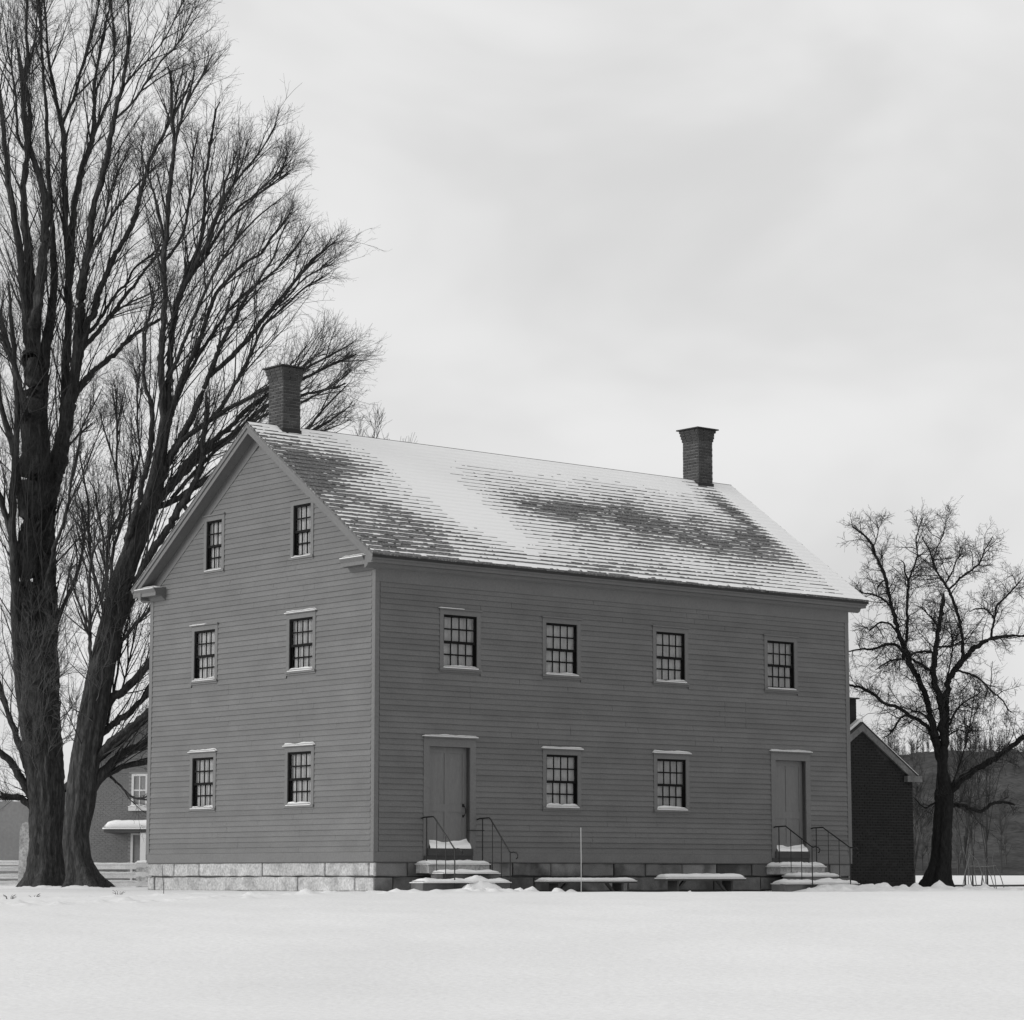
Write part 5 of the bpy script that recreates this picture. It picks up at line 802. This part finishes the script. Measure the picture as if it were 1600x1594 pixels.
def tubes(P, R, sides):
    """P (n,K,3), R (n,K) -> vertices and quads of n tubes"""
    n, K = R.shape
    T = np.empty_like(P); T[:, 1:-1] = P[:, 2:] - P[:, :-2]; T[:, 0] = P[:, 1] - P[:, 0]; T[:, -1] = P[:, -1] - P[:, -2]
    T /= np.linalg.norm(T, axis=-1, keepdims=True) + 1e-9
    ref = np.where(np.abs(T[:, :1, 2:3]) < 0.75, np.array([0, 0, 1.0]), np.array([1.0, 0, 0]))
    U = np.cross(T, np.broadcast_to(ref, T.shape)); U /= np.linalg.norm(U, axis=-1, keepdims=True) + 1e-9
    W = np.cross(U, T)
    a = np.arange(sides) * 2 * np.pi / sides
    V = P[:, :, None] + R[:, :, None, None] * (U[:, :, None] * np.cos(a)[None, None, :, None] + W[:, :, None] * np.sin(a)[None, None, :, None])
    i = np.arange(n * K * sides).reshape(n, K, sides); j = np.roll(i, -1, axis=2)
    F = np.stack([i[:, :-1], j[:, :-1], j[:, 1:], i[:, 1:]], -1).reshape(-1, 4)
    return V.reshape(-1, 3), F
def grow(P, R, cnt, r, t0, t1, l0, l1, a0, a1, up, curve, K, rb, rt, crook, bias=None, fall=0.72, cap=None):
    n, Kp = R.shape; idx = np.repeat(np.arange(n), cnt); m = len(idx); t = r.uniform(t0, t1, m)
    f = t * (Kp - 1); i = np.minimum(f.astype(int), Kp - 2); w = (f - i)[:, None]
    p = P[idx, i] * (1 - w) + P[idx, i + 1] * w; tan = P[idx, i + 1] - P[idx, i]; tan /= np.linalg.norm(tan, axis=1, keepdims=True) + 1e-9
    pr = R[idx, i] * (1 - w[:, 0]) + R[idx, i + 1] * w[:, 0]
    q = r.normal(size=(m, 3)); q -= tan * (q * tan).sum(1, keepdims=True); q /= np.linalg.norm(q, axis=1, keepdims=True) + 1e-9
    a = np.radians(r.uniform(a0, a1, m))[:, None]; d = tan * np.cos(a) + q * np.sin(a); d[:, 2] += up
    if bias is not None: d += np.asarray(bias)
    d /= np.linalg.norm(d, axis=1, keepdims=True)
    L = r.uniform(l0, l1, m) * (1.15 - fall * t)
    if cap is not None: L = np.minimum(L, cap[0][idx] * (1 - t) * cap[1] + cap[2] * r.uniform(0.5, 1.0, m))       # side growth stays within reach of its limb's own tip
    pts = [p]; 
    for k in range(1, K):
        d = d + r.normal(size=(m, 3)) * crook; d[:, 2] += curve; d /= np.linalg.norm(d, axis=1, keepdims=True)
        pts.append(pts[-1] + d * (L / (K - 1))[:, None])
    rb_ = np.minimum(rb * r.uniform(0.7, 1.3, m), pr * 0.8); rad_ = rb_[:, None] + (rt - rb_)[:, None] * np.linspace(0, 1, K)[None]
    return np.stack(pts, 1), np.maximum(rad_, rt * 0.8)
def join(parts):
    Vs, Fs, o = [], [], 0
    for V_, F_ in parts: Vs.append(V_); Fs.append(F_ + o); o += len(V_)
    return np.concatenate(Vs), np.concatenate(Fs)
def trunk_mesh(P, R, flare, seed, sides=56, n=90, flute=0.05):
    P, R, L = resample(P, R, n); r = np.random.default_rng(seed)
    V_, F_ = tubes(P[None], R[None], sides); V_ = V_.reshape(n, sides, 3); c = P[:, None]
    a = np.arange(sides) * 2 * np.pi / sides; h = P[:, 2]
    k = np.zeros((n, sides))
    for f_ in (3, 5, 8, 13, 21): k += flute * (2.2 / f_ ** 0.6) * np.cos(f_ * a[None] + r.uniform(0, 6.28) + (h * r.uniform(-0.5, 0.5))[:, None])
    rn = r.normal(size=(n, sides)); k += 0.018 * (rn + np.roll(rn, 1, 0) + np.roll(rn, 2, 0)) 
    fl = flare * np.exp(-np.clip(h, 0, None) / 0.42)[:, None] * (1 + 0.75 * np.cos(5 * a + seed)[None] + 0.3 * np.cos(9 * a + 2)[None])
    return ((V_ - c) * (1 + k + fl)[..., None] + c).reshape(-1, 3), F_
def tree(name, loc, table, label, cat, mtrunk, levels, seed, flare=0.5, group=None, wob=0.015):
    root = empty(name, loc); tag(root, label, cat, group); r = np.random.default_rng(seed)
    limbs = []
    for nm, pts in table:
        pts = np.array(pts); P, R = pts[:, :3], pts[:, 3]
        if nm != 'T' and len(P) > 3: P = P.copy(); P[-1] = P[-2] + 0.5 * (P[-1] - P[-2]); R = R.copy(); R[-1] *= 0.45
        if nm == 'T':
            V_, F_ = trunk_mesh(P, R, flare, seed); link(bpy.data.objects.new('trunk', np_mesh('trunk', V_, F_, M[mtrunk], True)), root)
            limbs.append((P, R)); continue
        Pn, Rn, L = resample(P, R, max(8, int(len(P) * 4)))
        Pn[1:] += r.normal(size=Pn[1:].shape) * wob * np.minimum(1, Rn[1:, None] * 12)
        V_, F_ = tubes(Pn[None], Rn[None], 7 if Rn[0] < 0.1 else 14)
        if Rn[0] >= 0.1: V_ = V_ + r.normal(size=V_.shape) * 0.012
        link(bpy.data.objects.new('branch', np_mesh('branch', V_, F_, M[mtrunk], True)), root); limbs.append((P, R))
    K = 24; rs = [resample(P, R, K) for P, R in limbs[1:]]
    P0 = np.stack([q[0] for q in rs]); R0 = np.stack([q[1] for q in rs]); L0 = np.array([q[2] for q in rs])
    parts = []; P, R = P0, R0
    for li, lv in enumerate(levels):
        cnt = np.maximum(1, (L0 * lv['per'])).astype(int) if li == 0 else np.full(len(P), lv['n'])
        src = lv.get('also')
        C_, RR = grow(P, R, cnt, r, *lv['t'], *lv['len'], *lv['ang'], lv['up'], lv['curve'], lv['K'], lv['r'][0], lv['r'][1], lv['crook'], lv.get('bias'), lv.get('fall', 0.72), (L0,) + lv['cap'] if li == 0 else None)
        parts.append(tubes(C_, RR, 4 if li == 0 else 3))
        if src:                                                      # finer growth straight from the limbs as well
            c2, r2 = grow(P0, R0, np.maximum(1, (L0 * src)).astype(int), r, 0.1, 1.0, *lv['len'], 25, 65, lv['up'], lv['curve'], lv['K'], lv['r'][0], lv['r'][1], lv['crook'], None, lv.get('fall', 0.72))
            parts.append(tubes(c2, r2, 3)); C_ = np.concatenate([C_, c2]); RR = np.concatenate([RR, r2])
        P, R = C_, RR
    V_, F_ = join(parts)
    tag(link(bpy.data.objects.new('twigs', np_mesh('twigs', V_, F_, M['twig' if mtrunk != 'sapling' else 'sapling'], True)), root), kind='stuff')
    return root
maple_levels = [dict(per=2.5, t=(0.06, 0.95), len=(1.6, 5.0), ang=(8, 32), up=0.08, curve=0.02, K=10, r=(0.022, 0.0048), crook=0.075, fall=0.7, cap=(0.78, 0.30)),
                dict(n=5, t=(0.15, 1.0), len=(0.5, 2.0), ang=(12, 48), up=0.10, curve=0.022, K=6, r=(0.0074, 0.0034), crook=0.11, also=1.3, fall=0.97),
                dict(n=4, t=(0.15, 1.0), len=(0.25, 0.95), ang=(16, 55), up=0.07, curve=0.02, K=4, r=(0.0042, 0.0024), crook=0.13),
                dict(n=2, t=(0.2, 1.0), len=(0.10, 0.42), ang=(18, 60), up=0.05, curve=0.02, K=3, r=(0.0031, 0.0021), crook=0.13)]
lm = tree('maple_tree', (-13.27, 76.0, 0.0), LEFT_MAPLE, 'huge bare old maple with many upright stems at the left edge of the picture', 'tree', 'bark', maple_levels, 3, 0.30, 'two old maples left of the house')
rm = tree('maple_tree', (-11.94, 74.5, 0.0), LEANING_MAPLE, 'huge bare old maple leaning right behind the house gable and left chimney', 'tree', 'bark', maple_levels, 5, 0.42, 'two old maples left of the house')
apple_levels = [dict(per=5.4, t=(0.10, 1.0), len=(0.5, 2.0), ang=(25, 80), up=0.06, curve=0.01, K=7, r=(0.013, 0.004), crook=0.2, cap=(0.7, 0.45)),
                dict(n=9, t=(0.1, 1.0), len=(0.2, 0.75), ang=(25, 85), up=0.06, curve=0.01, K=4, r=(0.0058, 0.0034), crook=0.25, also=7.0),
                dict(n=5, t=(0.15, 1.0), len=(0.08, 0.34), ang=(30, 85), up=0.05, curve=0.0, K=3, r=(0.0042, 0.003), crook=0.2)]
tree('fruit_tree', (11.71, 74.0, -0.02), OLD_APPLE, 'gnarled bare spreading tree right of the house beside the dark brick shed', 'tree', 'apple_bark', apple_levels, 9, 0.30, wob=0.02)
# snow lying among the roots of the two maples, and sprouts on the face of the left trunk
def mound(root, cx_, cy_, r0, r1, seed):
    na, nr = 72, 16; vs = []; fs = []
    for j in range(nr + 1):
        for i in range(na):
            a_ = 2 * math.pi * i / na; q = j / nr; n1 = mnoise.noise((math.cos(a_) * 1.6 + seed, math.sin(a_) * 1.6, seed)); n2 = mnoise.noise((math.cos(a_) * 5 * (1 + q), math.sin(a_) * 5 * (1 + q), seed * 2))
            rr = r0 + (r1 * (1 + 0.25 * n1) - r0) * q; h = (0.05 + 0.10 * max(0, n1 + 0.35) + 0.07 * n2) * math.sin(min(1, q * 3.2) * math.pi / 2) * (1 - q) ** 0.8
            vs.append((cx_ + rr * math.cos(a_), cy_ + rr * math.sin(a_), h - 0.02 * q - 0.01))
    for j in range(nr):
        for i in range(na): k = j * na + i; m_ = j * na + (i + 1) % na; fs.append((k, m_, m_ + na, k + na))
    mb = MB(); mb.add(vs, fs); mb.build('snow', M['snow'], root, True)
mound(lm, 0.0, 0.0, 0.45, 1.9, 2.0); mound(rm, 0.0, 0.0, 0.35, 1.7, 5.0)
M['sprout'] = mat('grey_sprouts', 0.085, 0.9, 0.3, 4, spec=0.1)
def sprouts(root, table, seed, n, z0, z1):
    r = np.random.default_rng(seed); pts = np.array(table[0][1]); P, R, L_ = resample(pts[:, :3], pts[:, 3], 24)
    a_ = r.uniform(-2.7, -0.5, n); f = r.uniform(z0, z1, n) * 23; i = np.minimum(f.astype(int), 22)
    p = P[i].copy(); p[:, 0] += R[i] * np.cos(a_) * 0.95; p[:, 1] += R[i] * np.sin(a_) * 0.95
    q = p + np.stack([np.cos(a_) * 0.3 + r.normal(0, 0.25, n), np.sin(a_) * 0.3, r.uniform(0.2, 0.7, n)], -1); e = q + np.stack([r.normal(0, 0.3, n), -0.1 * np.ones(n), r.uniform(0.5, 1.5, n)], -1)
    C_ = np.stack([p, (p + q) / 2 + r.normal(0, 0.03, (n, 3)), q, e], 1); RR = np.tile([0.016, 0.013, 0.010, 0.005], (n, 1)); parts = [tubes(C_, RR, 4)]
    b_, rb_ = grow(C_, RR, np.full(n, 7), r, 0.2, 1.0, 0.4, 1.4, 20, 60, 0.15, 0.04, 4, 0.008, 0.004, 0.12); parts.append(tubes(b_, rb_, 3))
    c2, rc = grow(b_, rb_, np.full(len(b_), 5), r, 0.2, 1.0, 0.2, 0.6, 20, 60, 0.1, 0.03, 3, 0.005, 0.003, 0.12); parts.append(tubes(c2, rc, 3))
    V_, F_ = join(parts); tag(link(bpy.data.objects.new('sprouts', np_mesh('sprouts', V_, F_, M['sprout'])), root), kind='stuff')
sprouts(lm, LEFT_MAPLE, 91, 34, 0.38, 1.0); sprouts(rm, LEANING_MAPLE, 92, 16, 0.30, 0.6)

# generic bare trees: young and far ones
def wild_table(h, stems, spread, r, r0, lean=0.0):
    tb = [('T', [(0, 0, -0.2, r0 * 1.15), (0, 0, h * 0.10, r0), (lean * 0.1, 0, h * 0.25, r0 * 0.85)])]
    for k in range(stems):
        a = r.uniform(0, 6.28); s = spread * r.uniform(0.4, 1.0); z0 = h * r.uniform(0.05, 0.24); top = h * r.uniform(0.72, 1.0)
        tb.append(('b', [(lean * 0.1 * z0 / h * 4, 0, z0, r0 * 0.62), (s * 0.3 * math.cos(a), s * 0.3 * math.sin(a), z0 + (top - z0) * 0.3, r0 * 0.48),
                         (s * 0.62 * math.cos(a + 0.2), s * 0.62 * math.sin(a + 0.2), z0 + (top - z0) * 0.62, r0 * 0.3), (lean * 0.6 + s * math.cos(a + 0.3), s * math.sin(a + 0.3), top, 0.008)]))
    return tb
wild_levels = [dict(per=1.6, t=(0.25, 1.0), len=(0.7, 2.2), ang=(15, 50), up=0.2, curve=0.04, K=5, r=(0.014, 0.006), crook=0.07, cap=(1.0, 0.8)),
               dict(n=5, t=(0.15, 1.0), len=(0.3, 0.9), ang=(15, 50), up=0.1, curve=0.03, K=4, r=(0.007, 0.005), crook=0.1)]
r_ = np.random.default_rng(21)
tree('bare_tree', (-4.8, 97.0, 0.0), wild_table(20.2, 30, 2.3, r_, 0.16), 'bare tree far behind, its twiggy top just showing over the ridge', 'tree', 'bark', [dict(wild_levels[0], per=4.0), wild_levels[1]], 31)
for k, (px, Y, h, lab) in enumerate(((16.3, 92, 8.0, 'tall pale sapling behind the gnarled tree, farthest right at the picture edge'), (15.2, 90, 6.8, 'slender pale sapling second from the right behind the gnarled tree'), (14.1, 94, 5.6, 'slender pale sapling directly right of the gnarled trunk'), (17.0, 99, 8.8, 'tallest pale sapling of the thicket on the right'))):
    tree('sapling', (px, Y, gz(px, Y)), wild_table(h, 5, 1.3, r_, 0.028), lab, 'sapling', 'sapling', [dict(wild_levels[0], per=3.2, len=(0.5, 1.7), ang=(12, 45))], 40 + k, 0.1, 'saplings behind the gnarled tree')
sh_levels = [dict(per=1.5, t=(0.2, 1.0), len=(0.3, 0.8), ang=(10, 35), up=0.2, curve=0.03, K=4, r=(0.006, 0.004), crook=0.08, cap=(1.0, 0.4))]
for k, (x, Y, h, lab) in enumerate(((11.05, 75.5, 2.7, 'dry shrub stems against the right end of the brick shed'), (11.45, 76.5, 2.4, 'dry shrub stems behind the left foot of the gnarled tree'))):
    tree('shrub', (x, Y, gz(x, Y)), wild_table(h, 9, 0.35, r_, 0.018), lab, 'shrub', 'sapling', sh_levels, 60 + k, 0.1, 'dry shrubs beside the shed')

# ------------------------------------------------------------------ brick shed on the right
SX, SY = 10.79, 72.0
shed = empty('brick_shed', (SX, SY, 0.0), YAW); tag(shed, 'small dark brick gabled shed standing behind the right corner of the house', 'shed')
HWD = 2.03; AP = 4.20; EVZ = 2.92; ssl = (AP - EVZ) / HWD; DP = 4.2
prof = [(0, -0.3), (0, EVZ), (-HWD, AP), (-2 * HWD, EVZ), (-2 * HWD, -0.3)]
w_ = MB(); w_.prism(prof, lambda p, q, d: (p, d, q), 0.0, DP); wall = w_.build('wall', M['dark_mortar'], shed)
sb = Bricks('dark_brick', 300); hb = 0.074
inside_gable = lambda x, z_: z_ < AP - ssl * abs(x - HWD) - 0.10
rows_ = int((AP + 0.2) / hb)
sb.face(wall, (-2 * HWD, 0, 0), 0, 2 * HWD, rows_, hb, z0=-0.2, keep=lambda x, z_: x > 1.2 and 0.0 < z_ < 1.75 and inside_gable(x, z_))
sb.left = 0
sb.face(wall, (-2 * HWD, 0, 0), 0, 2 * HWD, rows_, hb, z0=-0.2, keep=lambda x, z_: not (x > 1.2 and 0.0 < z_ < 1.75) and inside_gable(x, z_))
tag(sb.rest.build('brickwork', M['dark_brick'], wall), kind='stuff')
SEO = 0.30
def shed_slope(mb, y0, y1, n0, n1, sg, ov=SEO):
    c = math.hypot(1, ssl); nx_, nz_ = ssl / c, 1 / c
    P = lambda u, n: (-HWD + sg * (u + nx_ * n), AP + 0.16 - ssl * u + nz_ * n)
    R_ = lambda n: (-HWD, AP + 0.16 + n * c)
    q = [R_(n0), P(HWD + ov, n0), P(HWD + ov, n1), R_(n1)]
    mb.prism(q, lambda p, z_, d: (p, d, z_), y0, y1)
rf = MB(); [shed_slope(rf, -0.10, DP + 0.2, 0.0, 0.045, s) for s in (-1, 1)]; rf = rf.build('roof', M['slate'], shed)
for s in (-1, 1):
    rk = MB(); shed_slope(rk, -0.095, -0.03, -0.165, -0.001, s, 0.26); rk.build('rake_board', M['rake_wood'], shed)
    sn = MB(); shed_slope(sn, -0.02, DP + 0.15, 0.047, 0.11, s, 0.18); sn.build('snow', M['snow'], rf)
rt = MB(); rt.box(-0.36, 0.23, -0.16, -0.0301, EVZ - 0.06, EVZ + 0.10); rt.build('cornice_return', M['rake_wood'], shed)
pl = MB(); pl.box(0.005, 0.16, 0.25, DP, EVZ - 0.30, EVZ - 0.0); pl.build('cornice', M['rake_wood'], shed)
cb = MB(); cb.box(-2.75, -2.03, 0.13, 0.75, AP - 0.5, 5.02); ch = cb.build('chimney', M['dark_mortar'], shed)
for r in range(10):
    for k in range(3):
        q = MB(); x0 = -2.75 + 0.24 * k; q.box(x0 + 0.006, min(x0 + 0.234, -2.036), 0.118, 0.13, AP + 0.02 + r * 0.08, AP + 0.09 + r * 0.08); q.build('brick', M['dark_brick'], ch)
cp = MB(); cp.box(-2.82, -1.96, 0.06, 0.82, 5.022, 5.06); cp.build('cap', M['slate'], ch)

# ------------------------------------------------------------------ right background: rail fence and bean poles
def post_rail(A, B, n, zs, post_h, label, m='wood', rr=0.035, rise=0.0):
    t = empty('rail_fence', A); tag(t, label, 'fence'); d = Vector(B) - Vector(A)
    for i in range(n + 1):
        p = d * i / n; g = MB(); g.tube([(p.x, p.y, p.z - 0.3), (p.x + random.uniform(-0.03, 0.03), p.y, p.z + post_h)], rr * 1.5, 7); g.build('post', M[m], t)
    for i in range(n):
        for z_ in zs:
            a = d * i / n; b = d * (i + 1) / n; g = MB(); mid = (a + b) / 2
            g.tube([(a.x, a.y + 0.05, a.z + z_ + random.uniform(-0.02, 0.02)), (mid.x, mid.y + 0.05, mid.z + z_ + random.uniform(-0.02, 0.02)), (b.x, b.y + 0.05, b.z + z_ + random.uniform(-0.02, 0.02))], rr, 6); g.build('rail', M[m], t)
post_rail((11.4, 86.0, gz(11.4, 86)), (22.0, 84.0, gz(22, 84) + 0.10), 4, (-0.10, 0.02), 0.08, 'low rail fence crossing the snowy field beyond the bean poles')
tp = empty('bean_pole_frame', (12.75, 73.0, 0.0)); tag(tp, 'frame of crossed crooked bean poles standing in the snow right of the gnarled tree', 'trellis')
for x0, x1, x2, h, y in ((-0.52, -0.30, -0.22, 1.02, 0), (-0.30, -0.27, -0.26, 0.95, 0.2), (-0.08, -0.18, -0.10, 1.22, 0.1), (0.02, 0.12, 0.10, 0.8, 0), (0.18, -0.02, -0.25, 1.0, 0.15), (0.20, 0.20, 0.16, 0.95, 0.3), (0.42, 0.25, 0.22, 0.72, 0.1), (0.68, 0.50, 0.40, 0.70, 0.05), (0.48, 0.40, 0.46, 1.05, 0.25), (-0.16, -0.32, -0.40, 1.15, 0.3), (0.05, 0.20, 0.30, 0.9, 0.35)):
    g = MB(); g.tube([(x0, y, -0.1), (x0 * 0.45 + x1 * 0.55, y + 0.1, h * 0.45), (x1, y + 0.15, h * 0.75), (x2, y + 0.12, h)], [0.013, 0.012, 0.009, 0.005], 6); g.build('pole', M['pole'], tp)
g = MB(); g.tube([(-0.25, 0.12, 0.62), (0.15, 0.14, 0.60), (0.45, 0.12, 0.63)], 0.010, 6); g.build('pole', M['pole'], tp)

# ------------------------------------------------------------------ left background: stone post, board fences, brick house with a porch
sp = empty('stone_post', (-14.43, 79.0, 0.0)); tag(sp, 'tall pale stone post with a rounded top behind the leftmost trunk', 'post')
b = MB(); w = 0.165
b.prism([(-w * 1.12, -0.2), (w * 1.12, -0.2), (w, 1.62), (w * 0.86, 1.80), (w * 0.5, 1.90), (0, 1.93), (-w * 0.5, 1.90), (-w * 0.86, 1.80), (-w, 1.62)], lambda p, q, d: (p, d, q), -0.13, 0.13); b.build('shaft', M['granite'], sp)
def board_fence(A, B, n, zs, bh, ph, label):
    t = empty('board_fence', A); tag(t, label, 'fence', 'board fences behind the maples'); d = Vector(B) - Vector(A)
    for i in range(n + 1):
        p = d * i / n; g = MB(); g.box(p.x - 0.06, p.x + 0.06, p.y + 0.001, p.y + 0.11, -0.3, ph); po = g.build('post', M['old_white'], t)
    for i in range(n):
        a = d * i / n; b = d * (i + 1) / n
        for z_ in zs:
            g = MB(); g.add([(a.x + 0.004, a.y - 0.03, z_), (b.x - 0.004, b.y - 0.03, z_), (b.x - 0.004, b.y, z_), (a.x + 0.004, a.y, z_), (a.x + 0.004, a.y - 0.03, z_ + bh), (b.x - 0.004, b.y - 0.03, z_ + bh), (b.x - 0.004, b.y, z_ + bh), (a.x + 0.004, a.y, z_ + bh)],
                            [(0, 3, 2, 1), (4, 5, 6, 7), (0, 1, 5, 4), (1, 2, 6, 5), (2, 3, 7, 6), (3, 0, 4, 7)])
            bd = g.build('board', M['old_white'], t)
            s_ = MB(); x0 = min(a.x, b.x); x1 = max(a.x, b.x); snow_cap(s_, x0 + 0.05, x1 - 0.05, a.y - 0.035, a.y + 0.005, z_ + bh, 0.05, na=20, nb=2, edge=0.05, seed=z_); s_.build('snow', M['snow'], bd, True)
board_fence((-13.9, 84.0, 0.0), (-11.75, 84.0, 0.0), 1, (0.02, 0.28, 0.56), 0.15, 0.74, 'pale board fence running from the leaning maple to the house')
board_fence((-17.6, 82.0, 0.0), (-15.0, 82.0, 0.0), 1, (0.06, 0.27, 0.50, 0.68), 0.09, 0.80, 'snow-topped board fence left of the stone post')
gp = empty('stacked_stone_post', (-11.56, 83.6, 0.0)); tag(gp, 'short post of stacked pale blocks ending the board fence at the house corner', 'post')
for k in range(6):
    b = MB(); e = 0.0 if k % 2 else 0.05; b.box(-0.24 + e * 0.5, 0.26 - e, -0.12, 0.12, -0.10 + k * 0.145, 0.035 + k * 0.145); b.build('block', M['old_white' if k % 2 else 'granite'], gp)
sn = MB(); snow_cap(sn, -0.24, 0.26, -0.12, 0.12, 0.76, 0.06, edge=0.06, na=8, nb=5, seed=2); sn.build('snow', M['snow'], gp, True)

bx, by = -12.0, 105.0
bh_ = empty('brick_house', (bx, by, 0.0)); tag(bh_, 'distant brick house with a snow-covered porch roof, seen between the maples and the clapboard house', 'house')
W0, W1, EV, APX, APZ = -5.75, 7.0, 3.55, 0.7, 9.2
win_b = (-3.06, -2.42, 3.06, 4.35); door_b = (-3.05, -2.50, -0.2, 2.05)
wl = MB(); wl.prism([(W0, -0.3), (W1, -0.3), (W1, EV), (APX, APZ), (W0, EV)], lambda p, q, d: (p, d, q), 0.0, 9.0); fw = wl.build('wall', M['far_mortar'], bh_)
fb = Bricks('far_brick', 0); slb = (APZ - EV) / (APX - W0)
fb.face(fw, (W0, 0, 0), 0, 4.3, 118, 0.076, z0=-0.2, L=0.215, keep=lambda x, z_: z_ < EV + slb * x - 0.25 and not (win_b[0] - 0.05 < x + W0 < win_b[1] + 0.05 and win_b[2] - 0.1 < z_ < win_b[3] + 0.05) and not (door_b[0] - 0.05 < x + W0 < door_b[1] + 0.05 and z_ < door_b[3] + 0.1))
tag(fb.rest.build('brickwork', M['far_brick'], fw), kind='stuff')
wing = MB(); wing.box(-16.0, W0 - 0.01, 1.0, 7.5, -0.3, 3.3); wing.build('wing', M['far_brick'], bh_)
for p0, p1, q0, q1 in ((W0 - 0.4, APX, EV - 0.35 * slb + 0.05, APZ), (W1 + 0.4, APX, EV - 0.35 * slb + 0.1, APZ)):
    g = MB(); g.prism([(p0, q0), (p1, q1), (p1, q1 + 0.24), (p0, q0 + 0.24)], lambda p, q, d: (p, d, q), -0.3, 9.3); ro = g.build('roof', M['slate'], bh_)
    g = MB(); g.prism([(p0, q0 + 0.243), (p1, q1 + 0.243), (p1, q1 + 0.38), (p0, q0 + 0.38)], lambda p, q, d: (p, d, q), -0.25, 9.25); g.build('snow', M['snow'], ro)
def far_frame(w, name, sill, arch=False):
    a0, a1, z0, z1 = w; g = MB(); t = 0.09
    g.box(a0, a0 + t, -0.05, 0.0, z0, z1); g.box(a1 - t, a1, -0.05, 0.0, z0, z1); g.box(a0 + t, a1 - t, -0.05, 0.0, z1 - t, z1)
    if sill: g.box(a0 - 0.1, a1 + 0.1, -0.12, 0.0, z0 - 0.16, z0)
    o = g.build(name, M['white'], bh_)
    g = MB(); g.box(a0 + t, a1 - t, -0.012, -0.002, z0, z1 - t); g.build('pane' if sill else 'leaf', M['far_pane' if sill else 'far_brick'], o)
    if sill:
        g = MB(); g.box(a0 + t, a1 - t, -0.035, -0.013, (z0 + z1) / 2 - 0.03, (z0 + z1) / 2 + 0.03); g.box((a0 + a1) / 2 - 0.02, (a0 + a1) / 2 + 0.02, -0.034, -0.014, z0, z1 - t); g.build('sash', M['white'], o)
        s_ = MB(); snow_cap(s_, a0 - 0.1, a1 + 0.1, -0.12, -0.051, z0, 0.07, na=8, nb=3, seed=1); s_.build('snow', M['snow'], o, True)
    if arch:
        g = MB(); c = (a0 + a1) / 2; rr = (a1 - a0) / 2; g.prism([(c + rr * math.cos(k * math.pi / 10), z1 + rr * 0.65 * math.sin(k * math.pi / 10)) for k in range(11)], lambda p, q, d: (p, d, q), -0.05, -0.001); g.build('fanlight', M['white'], o)
far_frame(win_b, 'window', True); far_frame(door_b, 'door', False, True)
g = MB(); g.box(-3.82, 2.0, -2.0, 0.0, 2.02, 2.16); po = g.build('porch_roof', M['wood'], bh_)
s_ = MB(); snow_cap(s_, -3.85, 2.0, -2.05, -0.01, 2.16, 0.34, edge=0.45, na=40, nb=10, seed=6, rough=0.12); s_.build('snow', M['snow'], po, True)
for x in (-2.30, 0.2): g = MB(); g.box(x - 0.11, x + 0.11, -1.95, -1.73, -0.1, 2.018); g.build('column', M['white'], bh_)

# ------------------------------------------------------------------ wooded hill far behind
hx = np.linspace(-260, 260, 400); hy = np.linspace(300, 520, 60); HX, HY = np.meshgrid(hx, hy)
def hill_z(x, y):
    up = smooth(318, 450, y); return 0.45 + up * (14.8 + 0.085 * np.clip(x, -60, 120) + 1.6 * np.sin(x * 0.045 + 1.0) + 1.2 * np.sin(x * 0.11))
HZ = hill_z(HX, HY); HZ += 0.25 * np.random.default_rng(5).normal(size=HZ.shape) * smooth(330, 400, HY); HZ[0] -= 2.0
i_ = np.arange(HX.size).reshape(HX.shape); Fh = np.stack([i_[:-1, :-1], i_[:-1, 1:], i_[1:, 1:], i_[1:, :-1]], -1).reshape(-1, 4)
tag(link(bpy.data.objects.new('hill', np_mesh('hill', np.stack([HX, HY, HZ], -1).reshape(-1, 3), Fh, M['hill'], True))), kind='structure')
def proto(seed):
    r = np.random.default_rng(seed); h = r.uniform(4.5, 8)
    P = np.array([[(0, 0, -0.3), (0.1, 0, h * 0.3), (0.2, 0.1, h * 0.65), (0.1, 0, h)]], float); R = np.array([[0.10, 0.085, 0.05, 0.015]])
    a, ra = grow(P, R, np.array([14]), r, 0.15, 0.98, 1.2, 3.2, 20, 55, 0.25, 0.05, 4, 0.05, 0.02, 0.08)
    b, rb2 = grow(a, ra, np.full(len(a), 5), r, 0.2, 1.0, 0.8, 2.0, 20, 60, 0.1, 0.03, 3, 0.024, 0.014, 0.1)
    return join([tubes(P, R, 4), tubes(a, ra, 3), tubes(b, rb2, 3)])
protos = [proto(100 + k) for k in range(6)]; parts = []
r_ = np.random.default_rng(77)
for k in range(760):
    x = r_.uniform(-150, 150) if k < 260 else (r_.uniform(38, 95) if k % 2 else r_.uniform(-95, -38)); crest = k % 3 != 0; y = r_.uniform(425, 470) if crest else 325 + 115 * r_.random() ** 1.1
    V_, F_ = protos[k % 6]; a = r_.uniform(0, 6.28); s = r_.uniform(0.4, 0.7) if crest else r_.uniform(0.7, 1.1); c_, s_ = math.cos(a) * s, math.sin(a) * s
    W_ = np.stack([V_[:, 0] * c_ - V_[:, 1] * s_ + x, V_[:, 0] * s_ + V_[:, 1] * c_ + y, V_[:, 2] * s - (1.3 if crest else 0) + float(hill_z(np.array(x), np.array(y)))], -1); parts.append((W_, F_))
V_, F_ = join(parts)
tag(link(bpy.data.objects.new('far_wood', np_mesh('far_wood', V_, F_, M['far_tree']))), 'leafless wood covering the low hill beyond the snowy field', 'wood', kind='stuff')
